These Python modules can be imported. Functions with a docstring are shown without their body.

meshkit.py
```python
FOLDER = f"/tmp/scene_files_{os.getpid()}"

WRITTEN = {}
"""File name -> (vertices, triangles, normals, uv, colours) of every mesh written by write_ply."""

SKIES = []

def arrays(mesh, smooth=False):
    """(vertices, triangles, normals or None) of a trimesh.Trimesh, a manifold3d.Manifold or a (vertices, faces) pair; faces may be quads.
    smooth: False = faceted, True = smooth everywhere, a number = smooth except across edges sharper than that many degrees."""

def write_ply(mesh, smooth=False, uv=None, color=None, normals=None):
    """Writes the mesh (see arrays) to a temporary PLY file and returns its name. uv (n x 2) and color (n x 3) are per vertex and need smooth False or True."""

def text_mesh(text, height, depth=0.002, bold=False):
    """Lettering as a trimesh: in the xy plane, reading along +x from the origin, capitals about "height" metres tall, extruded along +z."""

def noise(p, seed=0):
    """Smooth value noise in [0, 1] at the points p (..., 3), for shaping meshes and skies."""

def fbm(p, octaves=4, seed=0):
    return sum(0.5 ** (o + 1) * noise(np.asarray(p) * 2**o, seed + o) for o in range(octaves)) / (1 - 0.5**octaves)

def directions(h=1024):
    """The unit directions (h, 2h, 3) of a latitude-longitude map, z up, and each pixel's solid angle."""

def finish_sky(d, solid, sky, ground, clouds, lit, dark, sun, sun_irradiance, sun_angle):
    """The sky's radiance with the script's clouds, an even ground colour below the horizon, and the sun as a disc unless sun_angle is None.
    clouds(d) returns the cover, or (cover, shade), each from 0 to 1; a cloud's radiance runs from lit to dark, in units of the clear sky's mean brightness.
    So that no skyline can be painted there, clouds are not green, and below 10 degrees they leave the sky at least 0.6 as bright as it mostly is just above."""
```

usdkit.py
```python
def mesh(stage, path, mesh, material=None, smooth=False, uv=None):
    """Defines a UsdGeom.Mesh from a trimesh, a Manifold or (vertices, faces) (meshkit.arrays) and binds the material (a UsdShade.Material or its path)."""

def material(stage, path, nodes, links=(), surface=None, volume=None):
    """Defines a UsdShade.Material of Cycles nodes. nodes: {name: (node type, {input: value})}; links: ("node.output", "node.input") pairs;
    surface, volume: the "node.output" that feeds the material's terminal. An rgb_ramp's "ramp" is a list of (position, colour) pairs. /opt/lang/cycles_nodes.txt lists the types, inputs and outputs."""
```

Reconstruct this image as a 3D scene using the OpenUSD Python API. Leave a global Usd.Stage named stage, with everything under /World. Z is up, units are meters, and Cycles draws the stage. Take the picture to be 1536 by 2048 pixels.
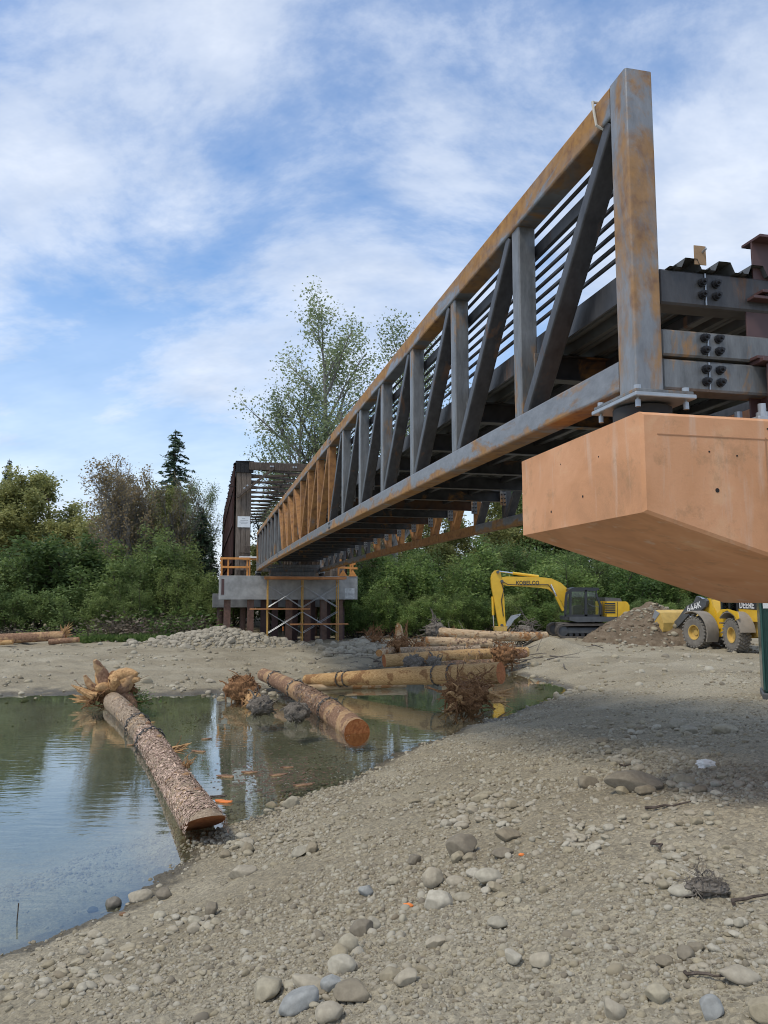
import math, random
import numpy as np, trimesh, shapely.geometry as sg, usdkit, meshkit
from pxr import Usd, UsdGeom, UsdLux, UsdShade, Gf, Sdf, Vt
from scipy.interpolate import RBFInterpolator

stage = Usd.Stage.CreateInMemory()
UsdGeom.SetStageUpAxis(stage, UsdGeom.Tokens.z)
UsdGeom.Xform.Define(stage, '/World')
stage.SetDefaultPrim(stage.GetPrimAtPath('/World'))
PI = math.pi
# ------------------------------------------------------------------ camera, sky, sun, exposure
EYE, FPX, HOR = 3.2, 1550.0, 1192.0            # eye height above the water, focal length and eye level in photo pixels
PITCH = math.atan((HOR - 1024) / FPX)
cam = UsdGeom.Camera.Define(stage, '/World/camera')
cam.AddTranslateOp().Set((0, 0, EYE)); cam.AddRotateXOp().Set(90 + math.degrees(PITCH))
cam.CreateHorizontalApertureAttr(36.0); cam.CreateFocalLengthAttr(36.0 * FPX / 1536)
cam.CreateClippingRangeAttr((0.05, 5000)); cam.CreateExposureAttr(0.56)
SUN = np.array([-.46, -.40, 1.0]); SUN /= np.linalg.norm(SUN)
ELEV, ROT = math.asin(SUN[2]), math.atan2(SUN[0], SUN[1])
sun = UsdLux.DistantLight.Define(stage, '/World/sun')
sun.CreateIntensityAttr(0.40); sun.CreateAngleAttr(12.0); sun.CreateNormalizeAttr(True); sun.CreateColorAttr((1.0, .93, .80))
_x = np.cross([0, 0, 1], SUN); _x /= np.linalg.norm(_x); _y = np.cross(SUN, _x)
sun.AddTransformOp().Set(Gf.Matrix4d(*_x, 0, *_y, 0, *SUN, 0, 0, 0, 50, 1))
sky = UsdLux.DomeLight.Define(stage, '/World/sky')
sky.GetPrim().SetCustomDataByKey('kind', 'structure')
SKY_STRENGTH = 0.15
sky_mat = usdkit.material(stage, '/World/Looks/sky', {
    'tc': ('texture_coordinate', {}), 'sep': ('separate_xyz', {}),
    'zc': ('math', {'math_type': 'maximum', 'value2': 0.02}), 'za': ('math', {'math_type': 'add', 'value2': 0.42}),
    'px': ('math', {'math_type': 'divide'}), 'py': ('math', {'math_type': 'divide'}), 'pv': ('combine_xyz', {'z': 0.0}),
    'm1': ('mapping', {'location': (8.49, 16.54, 0), 'rotation': (0, 0, .35), 'scale': (1.0, 1.35, 1)}),
    'n1': ('noise_texture', {'scale': 2.1, 'detail': 10.0, 'roughness': .62, 'distortion': .25}),
    'm2': ('mapping', {'location': (2.48, 4.46, 0), 'rotation': (0, 0, -.5), 'scale': (1, 1, 1)}),
    'n2': ('noise_texture', {'scale': 1.1, 'detail': 2.0, 'roughness': .5}),
    'sum': ('math', {'math_type': 'multiply_add', 'value2': .55}),
    'r': ('rgb_ramp', {'ramp': [(0.0, (.02, .02, .02)), (.60, (.03, .03, .03)), (.70, (.25, .25, .25)), (.80, (.66, .66, .66)), (.95, (.93, .93, .93))]}),
    'm3': ('mapping', {'location': (1.3, 4.2, 0), 'scale': (1, 1.9, 1), 'rotation': (0, 0, .3)}),
    'n3': ('noise_texture', {'scale': 4.0, 'detail': 7.0, 'roughness': .6}),
    'cc': ('rgb_ramp', {'ramp': [(0.25, (2.6, 3.05, 3.85)), (.5, (3.6, 3.95, 4.55)), (.75, (4.6, 4.85, 5.25))]}),
    'hz': ('map_range', {'from_min': 0.0, 'from_max': .42, 'to_min': .92, 'to_max': 0.0, 'clamp': True}),
    'mx': ('math', {'math_type': 'maximum'}),
    'sk': ('sky_texture', {'sky_type': 'single_scattering', 'sun_disc': False, 'sun_elevation': ELEV, 'sun_rotation': ROT, 'air_density': 1.0, 'aerosol_density': 1.0, 'ozone_density': 2.0}),
    'hs': ('hsv', {'saturation': 1.22, 'value': .98}), 'mix': ('mix', {'mix_type': 'mix'}), 'bg': ('background_shader', {'strength': SKY_STRENGTH})},
    [('tc.generated', 'sep.vector'), ('sep.z', 'zc.value1'), ('zc.value', 'za.value1'), ('sep.x', 'px.value1'), ('za.value', 'px.value2'),
     ('sep.y', 'py.value1'), ('za.value', 'py.value2'), ('px.value', 'pv.x'), ('py.value', 'pv.y'), ('pv.vector', 'm1.vector'), ('m1.vector', 'n1.vector'),
     ('pv.vector', 'm2.vector'), ('m2.vector', 'n2.vector'), ('n2.fac', 'sum.value1'), ('n1.fac', 'sum.value3'), ('sum.value', 'r.fac'),
     ('pv.vector', 'm3.vector'), ('m3.vector', 'n3.vector'), ('n3.fac', 'cc.fac'), ('zc.value', 'hz.value'), ('r.color', 'mx.value1'), ('hz.result', 'mx.value2'),
     ('mx.value', 'mix.fac'), ('sk.color', 'hs.color'), ('hs.color', 'mix.color1'), ('cc.color', 'mix.color2'), ('mix.color', 'bg.color')], surface='bg.background')
UsdShade.MaterialBindingAPI.Apply(sky.GetPrim()).Bind(sky_mat)

# ------------------------------------------------------------------ helpers
def ray(x, y):
    r, u = (x - 768) / FPX, (1024 - y) / FPX
    return np.array([r, math.cos(PITCH) - u * math.sin(PITCH), math.sin(PITCH) + u * math.cos(PITCH)])
def at_z(x, y, z):
    d = ray(x, y); return np.array([0, 0, EYE]) + d * (z - EYE) / d[2]
def at_y(x, y, Y):
    d = ray(x, y); return np.array([0, 0, EYE]) + d * Y / d[1]
_names = {}
def numbered(parent, name):
    k = (parent, name); n = _names.get(k, -1) + 1; _names[k] = n
    return f'{parent}/{name}' if n == 0 else f'{parent}/{name}_{n:03d}'
def tag(prim, label=None, cat=None, group=None, kind=None):
    for k, v in (('label', label), ('category', cat), ('group', group), ('kind', kind)):
        if v: prim.SetCustomDataByKey(k, v)
    return prim
def cat_(ms):
    ms = [m for m in (ms if isinstance(ms, (list, tuple)) else [ms])]
    return ms[0] if len(ms) == 1 else trimesh.util.concatenate(ms)
def mesh(name, m, mat, parent='/World', smooth=False, label=None, cat=None, group=None, kind=None, pv=None):
    p = parent if isinstance(parent, str) else str(parent.GetPath())
    path = numbered(p, name)
    g = usdkit.mesh(stage, path, cat_(m) if isinstance(m, list) else m, mat, smooth=smooth)
    if pv is not None:
        UsdGeom.PrimvarsAPI(g).CreatePrimvar('tint', Sdf.ValueTypeNames.FloatArray, 'vertex').Set(Vt.FloatArray.FromNumpy(np.asarray(pv, np.float32)))
    return tag(g.GetPrim(), label, cat, group, kind)
def thing(name, label, cat, M=None, group=None, kind=None):
    x = UsdGeom.Xform.Define(stage, numbered('/World', name))
    if M is not None: x.AddTransformOp().Set(Gf.Matrix4d(*np.asarray(M, float).T.ravel().tolist()))
    return tag(x.GetPrim(), label, cat, group, kind)
def dup(root, M, label, cat, group=None):
    r = thing(root.GetName().rstrip('0123456789').rstrip('_'), label, cat, M, group)
    r.GetReferences().AddInternalReference(root.GetPath()); r.SetInstanceable(True)
    return r
def frame(o, x, y, z):
    M = np.eye(4); M[:3, 0], M[:3, 1], M[:3, 2], M[:3, 3] = x, y, z, o; return M
def TRS(loc, rz=0, s=1, sz=None):
    c, q = math.cos(rz), math.sin(rz); sz = s if sz is None else sz
    return np.array([[c * s, -q * s, 0, loc[0]], [q * s, c * s, 0, loc[1]], [0, 0, sz, loc[2]], [0, 0, 0, 1]])
_cb = {}
def cbox(sx, sy, sz, c=.01):
    """chamfered box centred at the origin"""
    c = min(c, .45 * min(sx, sy, sz)); p = []
    for a in (-1, 1):
        for b in (-1, 1):
            for d in (-1, 1):
                X, Y, Z = a * sx / 2, b * sy / 2, d * sz / 2
                p += [(X, Y - b * c, Z - d * c), (X - a * c, Y, Z - d * c), (X - a * c, Y - b * c, Z)]
    if 'h' not in _cb:
        h = trimesh.convex.convex_hull(np.array(p)); idx = [int(np.argmin(((np.array(p) - v) ** 2).sum(1))) for v in h.vertices]
        _cb['h'] = np.array(idx)[h.faces]
    return trimesh.Trimesh(np.array(p), _cb['h'].copy(), process=False)
def box(c, s, b=.01, rz=0):
    m = cbox(*s, b)
    if rz: m.apply_transform(trimesh.transformations.rotation_matrix(rz, [0, 0, 1]))
    m.apply_translation(c); return m
def axes(p0, p1, up=(0, 0, 1)):
    p0, p1 = np.asarray(p0, float), np.asarray(p1, float); x = p1 - p0; L = np.linalg.norm(x); x /= L
    y = np.cross(up, x)
    if np.linalg.norm(y) < 1e-6: y = np.cross([1, 0, 0], x)
    y /= np.linalg.norm(y); return x, y, np.cross(x, y), L
def beam(p0, p1, w, h, up=(0, 0, 1), c=.008):
    x, y, z, L = axes(p0, p1, up); m = cbox(L, w, h, c)
    m.apply_transform(frame((np.asarray(p0) + np.asarray(p1)) / 2, x, y, z)); return m
def ibeam(p0, p1, h, bf, tf=.014, tw=.010, up=(0, 0, 1)):
    x, y, z, L = axes(p0, p1, up); c = (np.asarray(p0, float) + np.asarray(p1)) / 2; out = []
    for s, sz in (((L, bf, tf), h / 2 - tf / 2), ((L, bf, tf), -h / 2 + tf / 2), ((L - .004, tw, h - 2 * tf + .004), 0)):
        m = cbox(*s, .002); m.apply_translation([0, 0, sz]); m.apply_transform(frame(c, x, y, z)); out.append(m)
    return cat_(out)
def tube(pts, rad, sides=8, cap=True):
    p = np.asarray(pts, float); n = len(p); rad = np.broadcast_to(rad, (n,))
    t = np.gradient(p, axis=0); t /= np.linalg.norm(t, axis=1, keepdims=True) + 1e-12
    ref = np.array([0, 0, 1.0]) if abs(t[:, 2]).mean() < .8 else np.array([1.0, 0, 0])
    a = np.cross(t, ref); a /= np.linalg.norm(a, axis=1, keepdims=True) + 1e-12; b = np.cross(t, a)
    ang = np.arange(sides) * 2 * PI / sides
    v = (p[:, None] + rad[:, None, None] * (np.cos(ang)[None, :, None] * a[:, None] + np.sin(ang)[None, :, None] * b[:, None])).reshape(-1, 3)
    i, j = np.meshgrid(np.arange(n - 1), np.arange(sides), indexing='ij')
    q = np.stack([i * sides + j, i * sides + (j + 1) % sides, (i + 1) * sides + (j + 1) % sides, (i + 1) * sides + j], -1).reshape(-1, 4)
    f = np.vstack([q[:, [0, 2, 1]], q[:, [0, 3, 2]]])
    if cap:
        v = np.vstack([v, p[0], p[-1]]); k = n * sides; j = np.arange(sides)
        f = np.vstack([f, np.stack([np.full(sides, k), j, (j + 1) % sides], 1), np.stack([np.full(sides, k + 1), (n - 1) * sides + (j + 1) % sides, (n - 1) * sides + j], 1)])
    return trimesh.Trimesh(v, f, process=False)
def cyl(p0, p1, r, sides=16, r2=None): return tube([p0, p1], [r, r if r2 is None else r2], sides)
def prism(poly, depth, M):
    g = sg.Polygon(poly)
    if not g.is_valid: g = g.buffer(0)
    m = trimesh.creation.extrude_polygon(g, depth, engine='earcut'); m.apply_transform(M)
    if np.linalg.det(M[:3, :3]) < 0: m.invert()
    return m
def text(s, h, o, x, z, bold=True, depth=.006):
    m = meshkit.text_mesh(s, h, depth, bold); x = np.asarray(x, float) / np.linalg.norm(x); z = np.asarray(z, float); z = z - x * (x @ z); z /= np.linalg.norm(z)
    m.apply_transform(frame(o, x, z, np.cross(x, z))); return m
def lathe(prof, p0, axis, sides=32):
    """prof: (radius, along) pairs"""
    x, y, z, _ = axes((0, 0, 0), axis, (0, 0, 1) if abs(axis[2]) < .9 else (1, 0, 0)); prof = np.asarray(prof, float); n = len(prof); an = np.arange(sides) * 2 * PI / sides
    v = (np.asarray(p0)[None, None] + prof[:, None, 1:2] * x + prof[:, None, 0:1] * (np.cos(an)[None, :, None] * y + np.sin(an)[None, :, None] * z)).reshape(-1, 3)
    i, j = np.meshgrid(np.arange(n - 1), np.arange(sides), indexing='ij')
    q = np.stack([i * sides + j, i * sides + (j + 1) % sides, (i + 1) * sides + (j + 1) % sides, (i + 1) * sides + j], -1).reshape(-1, 4)
    return trimesh.Trimesh(v, np.vstack([q[:, [0, 2, 1]], q[:, [0, 3, 2]]]), process=False)
def fbm(p, o=4, seed=0): return meshkit.fbm(p, o, seed) - .5

# ------------------------------------------------------------------ materials
def simple(name, col, rough=.6, metal=0., spec=.5, var=.12, scale=3., bump=0., bscale=40., coat=0.):
    d = [tuple(np.clip(np.array(col) * (1 - var), 0, 1)), tuple(np.clip(np.array(col) * (1 + var), 0, 1))]
    nodes = {'g': ('texture_coordinate', {}), 'n': ('noise_texture', {'scale': scale, 'detail': 5.0, 'roughness': .6}),
             'r': ('rgb_ramp', {'ramp': [(.3, d[0]), (.7, d[1])]}), 'p': ('principled_bsdf', {'roughness': rough, 'metallic': metal, 'specular_ior_level': spec, 'coat_weight': coat})}
    links = [('g.object', 'n.vector'), ('n.fac', 'r.fac'), ('r.color', 'p.base_color')]
    if bump:
        nodes |= {'bn': ('noise_texture', {'scale': bscale, 'detail': 4.0}), 'b': ('bump', {'distance': bump, 'strength': 1.0})}
        links += [('g.object', 'bn.vector'), ('bn.fac', 'b.height'), ('b.normal', 'p.normal')]
    return usdkit.material(stage, f'/World/Looks/{name}', nodes, links, surface='p.BSDF')
def steel(name, amount, gray=(.11, .118, .13), gray2=(.24, .25, .265), rust=(.30, .15, .040), rust2=(.16, .068, .027), stretch=(1, 1, 1), edge=0., metal=.3):
    """mill-scale steel with rust; amount moves the share of rust, edge adds rust where the tint primvar is low"""
    nodes = {'g': ('texture_coordinate', {}), 'm': ('mapping', {'scale': stretch}),
             'n': ('noise_texture', {'scale': 1.4, 'detail': 9.0, 'roughness': .66, 'distortion': .6}),
             'a': ('math', {'math_type': 'add', 'value2': amount}), 'at': ('attribute', {'attribute': 'tint'}),
             'e': ('map_range', {'from_min': 0., 'from_max': .55, 'to_min': edge, 'to_max': 0., 'clamp': True}), 'ae': ('math', {'math_type': 'add'}),
             'mask': ('rgb_ramp', {'ramp': [(.46, (0, 0, 0)), (.54, (.75, .75, .75)), (.66, (1, 1, 1))]}),
             'n2': ('noise_texture', {'scale': 5.0, 'detail': 6.0, 'roughness': .7}), 'rg': ('rgb_ramp', {'ramp': [(.3, gray), (.72, gray2)]}),
             'n3': ('noise_texture', {'scale': 7.0, 'detail': 6.0, 'roughness': .6}), 'rr': ('rgb_ramp', {'ramp': [(.3, rust2), (.5, rust), (.75, tuple(1.35 * np.array(rust)))]}),
             'mx': ('mix', {}), 'ro': ('map_range', {'to_min': .42, 'to_max': .85}), 'p': ('principled_bsdf', {'specular_ior_level': .5}),
             'me': ('map_range', {'to_min': metal, 'to_max': 0.}), 'bn': ('noise_texture', {'scale': 90., 'detail': 3.}), 'b': ('bump', {'distance': .0012, 'strength': .7})}
    links = [('g.object', 'm.vector'), ('m.vector', 'n.vector'), ('m.vector', 'n2.vector'), ('g.object', 'n3.vector'), ('n.fac', 'a.value1'), ('at.fac', 'e.value'), ('a.value', 'ae.value1'), ('e.result', 'ae.value2'),
             ('ae.value', 'mask.fac'), ('n2.fac', 'rg.fac'), ('n3.fac', 'rr.fac'), ('mask.color', 'mx.fac'), ('rg.color', 'mx.color1'), ('rr.color', 'mx.color2'),
             ('mx.color', 'p.base_color'), ('mask.color', 'ro.value'), ('ro.result', 'p.roughness'), ('mask.color', 'me.value'), ('me.result', 'p.metallic'), ('g.object', 'bn.vector'), ('bn.fac', 'b.height'), ('b.normal', 'p.normal')]
    return usdkit.material(stage, f'/World/Looks/{name}', nodes, links, surface='p.BSDF')
def leafy(name, dark, light, trans=.3):
    return usdkit.material(stage, f'/World/Looks/{name}', {
        'a': ('attribute', {'attribute': 'tint'}), 'o': ('object_info', {}), 'r': ('rgb_ramp', {'ramp': [(0., dark), (.6, tuple((np.array(dark) + np.array(light)) / 2)), (1., light)]}),
        'v': ('map_range', {'to_min': .66, 'to_max': 1.35}), 'hu': ('map_range', {'to_min': .515, 'to_max': .480}), 'h': ('hsv', {'saturation': .93}), 'p': ('principled_bsdf', {'roughness': .55, 'specular_ior_level': .3}),
        't': ('translucent_bsdf', {}), 'm': ('mix_closure', {'fac': trans})},
        [('a.fac', 'r.fac'), ('o.random', 'v.value'), ('o.random', 'hu.value'), ('hu.result', 'h.hue'), ('v.result', 'h.value'), ('r.color', 'h.color'), ('h.color', 'p.base_color'), ('h.color', 't.color'), ('p.BSDF', 'm.closure1'), ('t.BSDF', 'm.closure2')], surface='m.closure')
def barkmat(name, c1, c2, c3, scale=6., stretch=(1, 1, 1), bump=.02, patch=None, pamt=.0):
    nodes = {'g': ('texture_coordinate', {}), 'm': ('mapping', {'scale': stretch}), 'n': ('noise_texture', {'scale': scale, 'detail': 8., 'roughness': .68, 'distortion': .8}),
             'r': ('rgb_ramp', {'ramp': [(.28, c1), (.5, c2), (.72, c3)]}), 'p': ('principled_bsdf', {'roughness': .85, 'specular_ior_level': .25}), 'b': ('bump', {'distance': bump, 'strength': .9}),
             'n2': ('noise_texture', {'scale': 1.7, 'detail': 5., 'roughness': .6}), 'k': ('rgb_ramp', {'ramp': [(.5 - pamt, (0, 0, 0)), (.53 - pamt, (1, 1, 1))]}), 'n3': ('noise_texture', {'scale': 9., 'detail': 4.}),
             'pr': ('rgb_ramp', {'ramp': [(.3, patch[0] if patch else c1), (.7, patch[1] if patch else c3)]}), 'mx': ('mix', {'fac': 0.})}
    links = [('g.object', 'm.vector'), ('m.vector', 'n.vector'), ('n.fac', 'r.fac'), ('r.color', 'mx.color1'), ('mx.color', 'p.base_color'), ('n.fac', 'b.height'), ('b.normal', 'p.normal')]
    if patch: links += [('g.object', 'n2.vector'), ('n2.fac', 'k.fac'), ('k.color', 'mx.fac'), ('m.vector', 'n3.vector'), ('n3.fac', 'pr.fac'), ('pr.color', 'mx.color2')]
    return usdkit.material(stage, f'/World/Looks/{name}', nodes, links, surface='p.BSDF')

ground_mat = usdkit.material(stage, '/World/Looks/gravel', {
    'g': ('geometry', {}), 'sep': ('separate_xyz', {}),
    'n1': ('noise_texture', {'scale': .35, 'detail': 6., 'roughness': .6}), 'r1': ('rgb_ramp', {'ramp': [(.3, (.198, .168, .115)), (.5, (.260, .227, .162)), (.7, (.315, .282, .212))]}),
    'v': ('voronoi_texture', {'scale': 38.}), 'rv': ('rgb_ramp', {'ramp': [(0., (.55, .55, .55)), (.5, (1., 1., 1.)), (1., (1.5, 1.48, 1.42))]}), 'hv': ('separate_color', {}),
    'mv': ('mix', {'mix_type': 'multiply', 'fac': .55}),
    'n2': ('noise_texture', {'scale': 60., 'detail': 5., 'roughness': .7}), 'r2': ('rgb_ramp', {'ramp': [(.3, (.7, .69, .67)), (.7, (1.28, 1.27, 1.25))]}), 'mn': ('mix', {'mix_type': 'multiply', 'fac': .8}),
    'nw': ('noise_texture', {'scale': 2.5, 'detail': 4.}), 'w1': ('math', {'math_type': 'multiply_add', 'value2': -.14}), 'wet': ('map_range', {'from_min': -.04, 'from_max': .04, 'to_min': 1., 'to_max': 0., 'clamp': True}),
    'dw': ('mix', {'mix_type': 'multiply', 'color2': (.36, .34, .30)}),
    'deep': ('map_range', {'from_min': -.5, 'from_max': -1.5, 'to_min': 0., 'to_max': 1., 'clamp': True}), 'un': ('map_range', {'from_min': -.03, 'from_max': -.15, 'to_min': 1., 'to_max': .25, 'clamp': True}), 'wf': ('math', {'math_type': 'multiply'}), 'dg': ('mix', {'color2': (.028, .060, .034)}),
    'rw': ('map_range', {'to_min': .92, 'to_max': .45}), 'p': ('principled_bsdf', {'specular_ior_level': .3}),
    'v2': ('voronoi_texture', {'scale': 24.}), 'ba': ('math', {'math_type': 'multiply_add', 'value2': -.8}), 'b': ('bump', {'distance': .014, 'strength': .8})},
    [('g.position', 'n1.vector'), ('g.position', 'v.vector'), ('g.position', 'n2.vector'), ('g.position', 'nw.vector'), ('g.position', 'v2.vector'), ('g.position', 'sep.vector'),
     ('n1.fac', 'r1.fac'), ('v.color', 'hv.color'), ('hv.r', 'rv.fac'), ('r1.color', 'mv.color1'), ('rv.color', 'mv.color2'), ('n2.fac', 'r2.fac'), ('mv.color', 'mn.color1'), ('r2.color', 'mn.color2'),
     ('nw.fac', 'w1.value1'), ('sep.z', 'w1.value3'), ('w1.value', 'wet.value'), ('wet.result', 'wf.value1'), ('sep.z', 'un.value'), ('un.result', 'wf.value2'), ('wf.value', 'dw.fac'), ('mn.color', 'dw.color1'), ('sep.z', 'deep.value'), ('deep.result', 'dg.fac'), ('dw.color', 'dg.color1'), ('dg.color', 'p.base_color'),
     ('wet.result', 'rw.value'), ('rw.result', 'p.roughness'), ('v2.distance', 'ba.value1'), ('n2.fac', 'ba.value3'), ('ba.value', 'b.height'), ('b.normal', 'p.normal')], surface='p.BSDF')
def stonemat(name, cs):
    return usdkit.material(stage, f'/World/Looks/{name}', {
        'g': ('texture_coordinate', {}), 'ge': ('geometry', {}), 'sep': ('separate_xyz', {}), 'o': ('object_info', {}), 'r': ('rgb_ramp', {'ramp': [(i / (len(cs) - 1), c) for i, c in enumerate(cs)]}), 'n': ('noise_texture', {'scale': 22., 'detail': 7., 'roughness': .7}),
        'r2': ('rgb_ramp', {'ramp': [(.3, (.72, .71, .70)), (.7, (1.2, 1.2, 1.19))]}), 'm': ('mix', {'mix_type': 'multiply', 'fac': .9}), 'wet': ('map_range', {'from_min': .01, 'from_max': .05, 'to_min': 1., 'to_max': 0., 'clamp': True}),
        'dw': ('mix', {'mix_type': 'multiply', 'color2': (.72, .70, .66)}), 'p': ('principled_bsdf', {'roughness': .8, 'specular_ior_level': .3}), 'b': ('bump', {'distance': .004, 'strength': .6})},
        [('g.object', 'n.vector'), ('o.random', 'r.fac'), ('r.color', 'm.color1'), ('n.fac', 'r2.fac'), ('r2.color', 'm.color2'), ('ge.position', 'sep.vector'), ('sep.z', 'wet.value'), ('wet.result', 'dw.fac'), ('m.color', 'dw.color1'), ('dw.color', 'p.base_color'), ('n.fac', 'b.height'), ('b.normal', 'p.normal')], surface='p.BSDF')
stone_mat = stonemat('stone', [(.20, .165, .115), (.285, .245, .17), (.34, .30, .215), (.30, .275, .215), (.38, .345, .26), (.24, .205, .14), (.33, .285, .195)])
stone_blue = stonemat('stone_blue', [(.25, .255, .245), (.285, .29, .275)])
stone_tan = stonemat('stone_tan', [(.34, .30, .225), (.32, .285, .22)])
stone_brown = stonemat('stone_brown', [(.21, .18, .13), (.19, .165, .125)])
stone_white = stonemat('stone_white', [(.5, .49, .46), (.46, .45, .42)])
rip_mat = stonemat('quarry_rock', [(.26, .23, .175), (.33, .295, .23), (.29, .26, .20), (.36, .325, .255), (.23, .205, .16)])
water_mat = usdkit.material(stage, '/World/Looks/water', {
    'g': ('geometry', {}), 'm': ('mapping', {'scale': (1.0, 3.2, 1)}), 'n': ('noise_texture', {'scale': 1.6, 'detail': 3., 'roughness': .5, 'distortion': .3}), 'n2': ('noise_texture', {'scale': .22, 'detail': 2.}),
    'k': ('rgb_ramp', {'ramp': [(.38, (.06, .06, .06)), (.62, (1, 1, 1))]}), 'mu': ('math', {'math_type': 'multiply'}), 'b': ('bump', {'distance': .005, 'strength': 1.}),
    'lw': ('layer_weight', {'blend': .5}), 'pw': ('math', {'math_type': 'power', 'value2': 4.0}), 'f': ('math', {'math_type': 'multiply_add', 'value2': .90, 'value3': .09}), 't': ('transparent_bsdf', {'color': (.84, .90, .82)}), 'gl': ('glossy_bsdf', {'color': (1, 1, 1), 'roughness': .015}), 'mx': ('mix_closure', {})},
    [('g.position', 'm.vector'), ('m.vector', 'n.vector'), ('g.position', 'n2.vector'), ('n2.fac', 'k.fac'), ('n.fac', 'mu.value1'), ('k.color', 'mu.value2'), ('mu.value', 'b.height'), ('b.normal', 'lw.normal'), ('lw.facing', 'pw.value1'), ('pw.value', 'f.value1'), ('b.normal', 'gl.normal'), ('f.value', 'mx.fac'), ('t.BSDF', 'mx.closure1'), ('gl.BSDF', 'mx.closure2')], surface='mx.closure')
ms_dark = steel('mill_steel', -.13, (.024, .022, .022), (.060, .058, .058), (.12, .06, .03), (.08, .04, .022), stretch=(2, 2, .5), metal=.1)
ms_beam = steel('dark_floor_beam', -.12, (.03, .031, .034), (.075, .078, .08))
ms_beam2 = steel('brown_floor_beam', .05, (.03, .03, .032), (.07, .07, .07), (.10, .05, .025), (.06, .03, .018))
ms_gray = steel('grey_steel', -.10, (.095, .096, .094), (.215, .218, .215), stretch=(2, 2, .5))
ms_chord = steel('chord_steel', -.085, (.135, .138, .142), (.25, .255, .26), stretch=(.9, .5, 2.), edge=.17)
ms_top = steel('weathered_top_chord', .10, (.13, .135, .145), (.24, .25, .26), stretch=(.7, .4, 1.8), edge=-.12)
ms_post = steel('end_post_steel', -.032, (.145, .147, .15), (.275, .28, .285), stretch=(1.2, 1.2, .45))
ms_rust = steel('rusted_steel', .2, stretch=(1.5, 1.5, .4), rust=(.27, .13, .042), rust2=(.15, .063, .026))
ms_brown = simple('primer_steel', (.075, .038, .036), .55, var=.25)
ms_pile = steel('pile_steel', .12, (.07, .06, .055), (.13, .12, .11), (.125, .07, .05), (.075, .04, .03), stretch=(1, 1, .3))
galv = simple('galvanised', (.36, .38, .40), .4, .5, var=.1, scale=12)
deck_mat = simple('deck_sheet', (.085, .088, .085), .5, .3, var=.25, scale=6)
black_bolt = simple('black_bolt', (.02, .02, .022), .45, .4)
rubber = simple('rubber', (.028, .027, .026), .8, var=.3)
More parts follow.
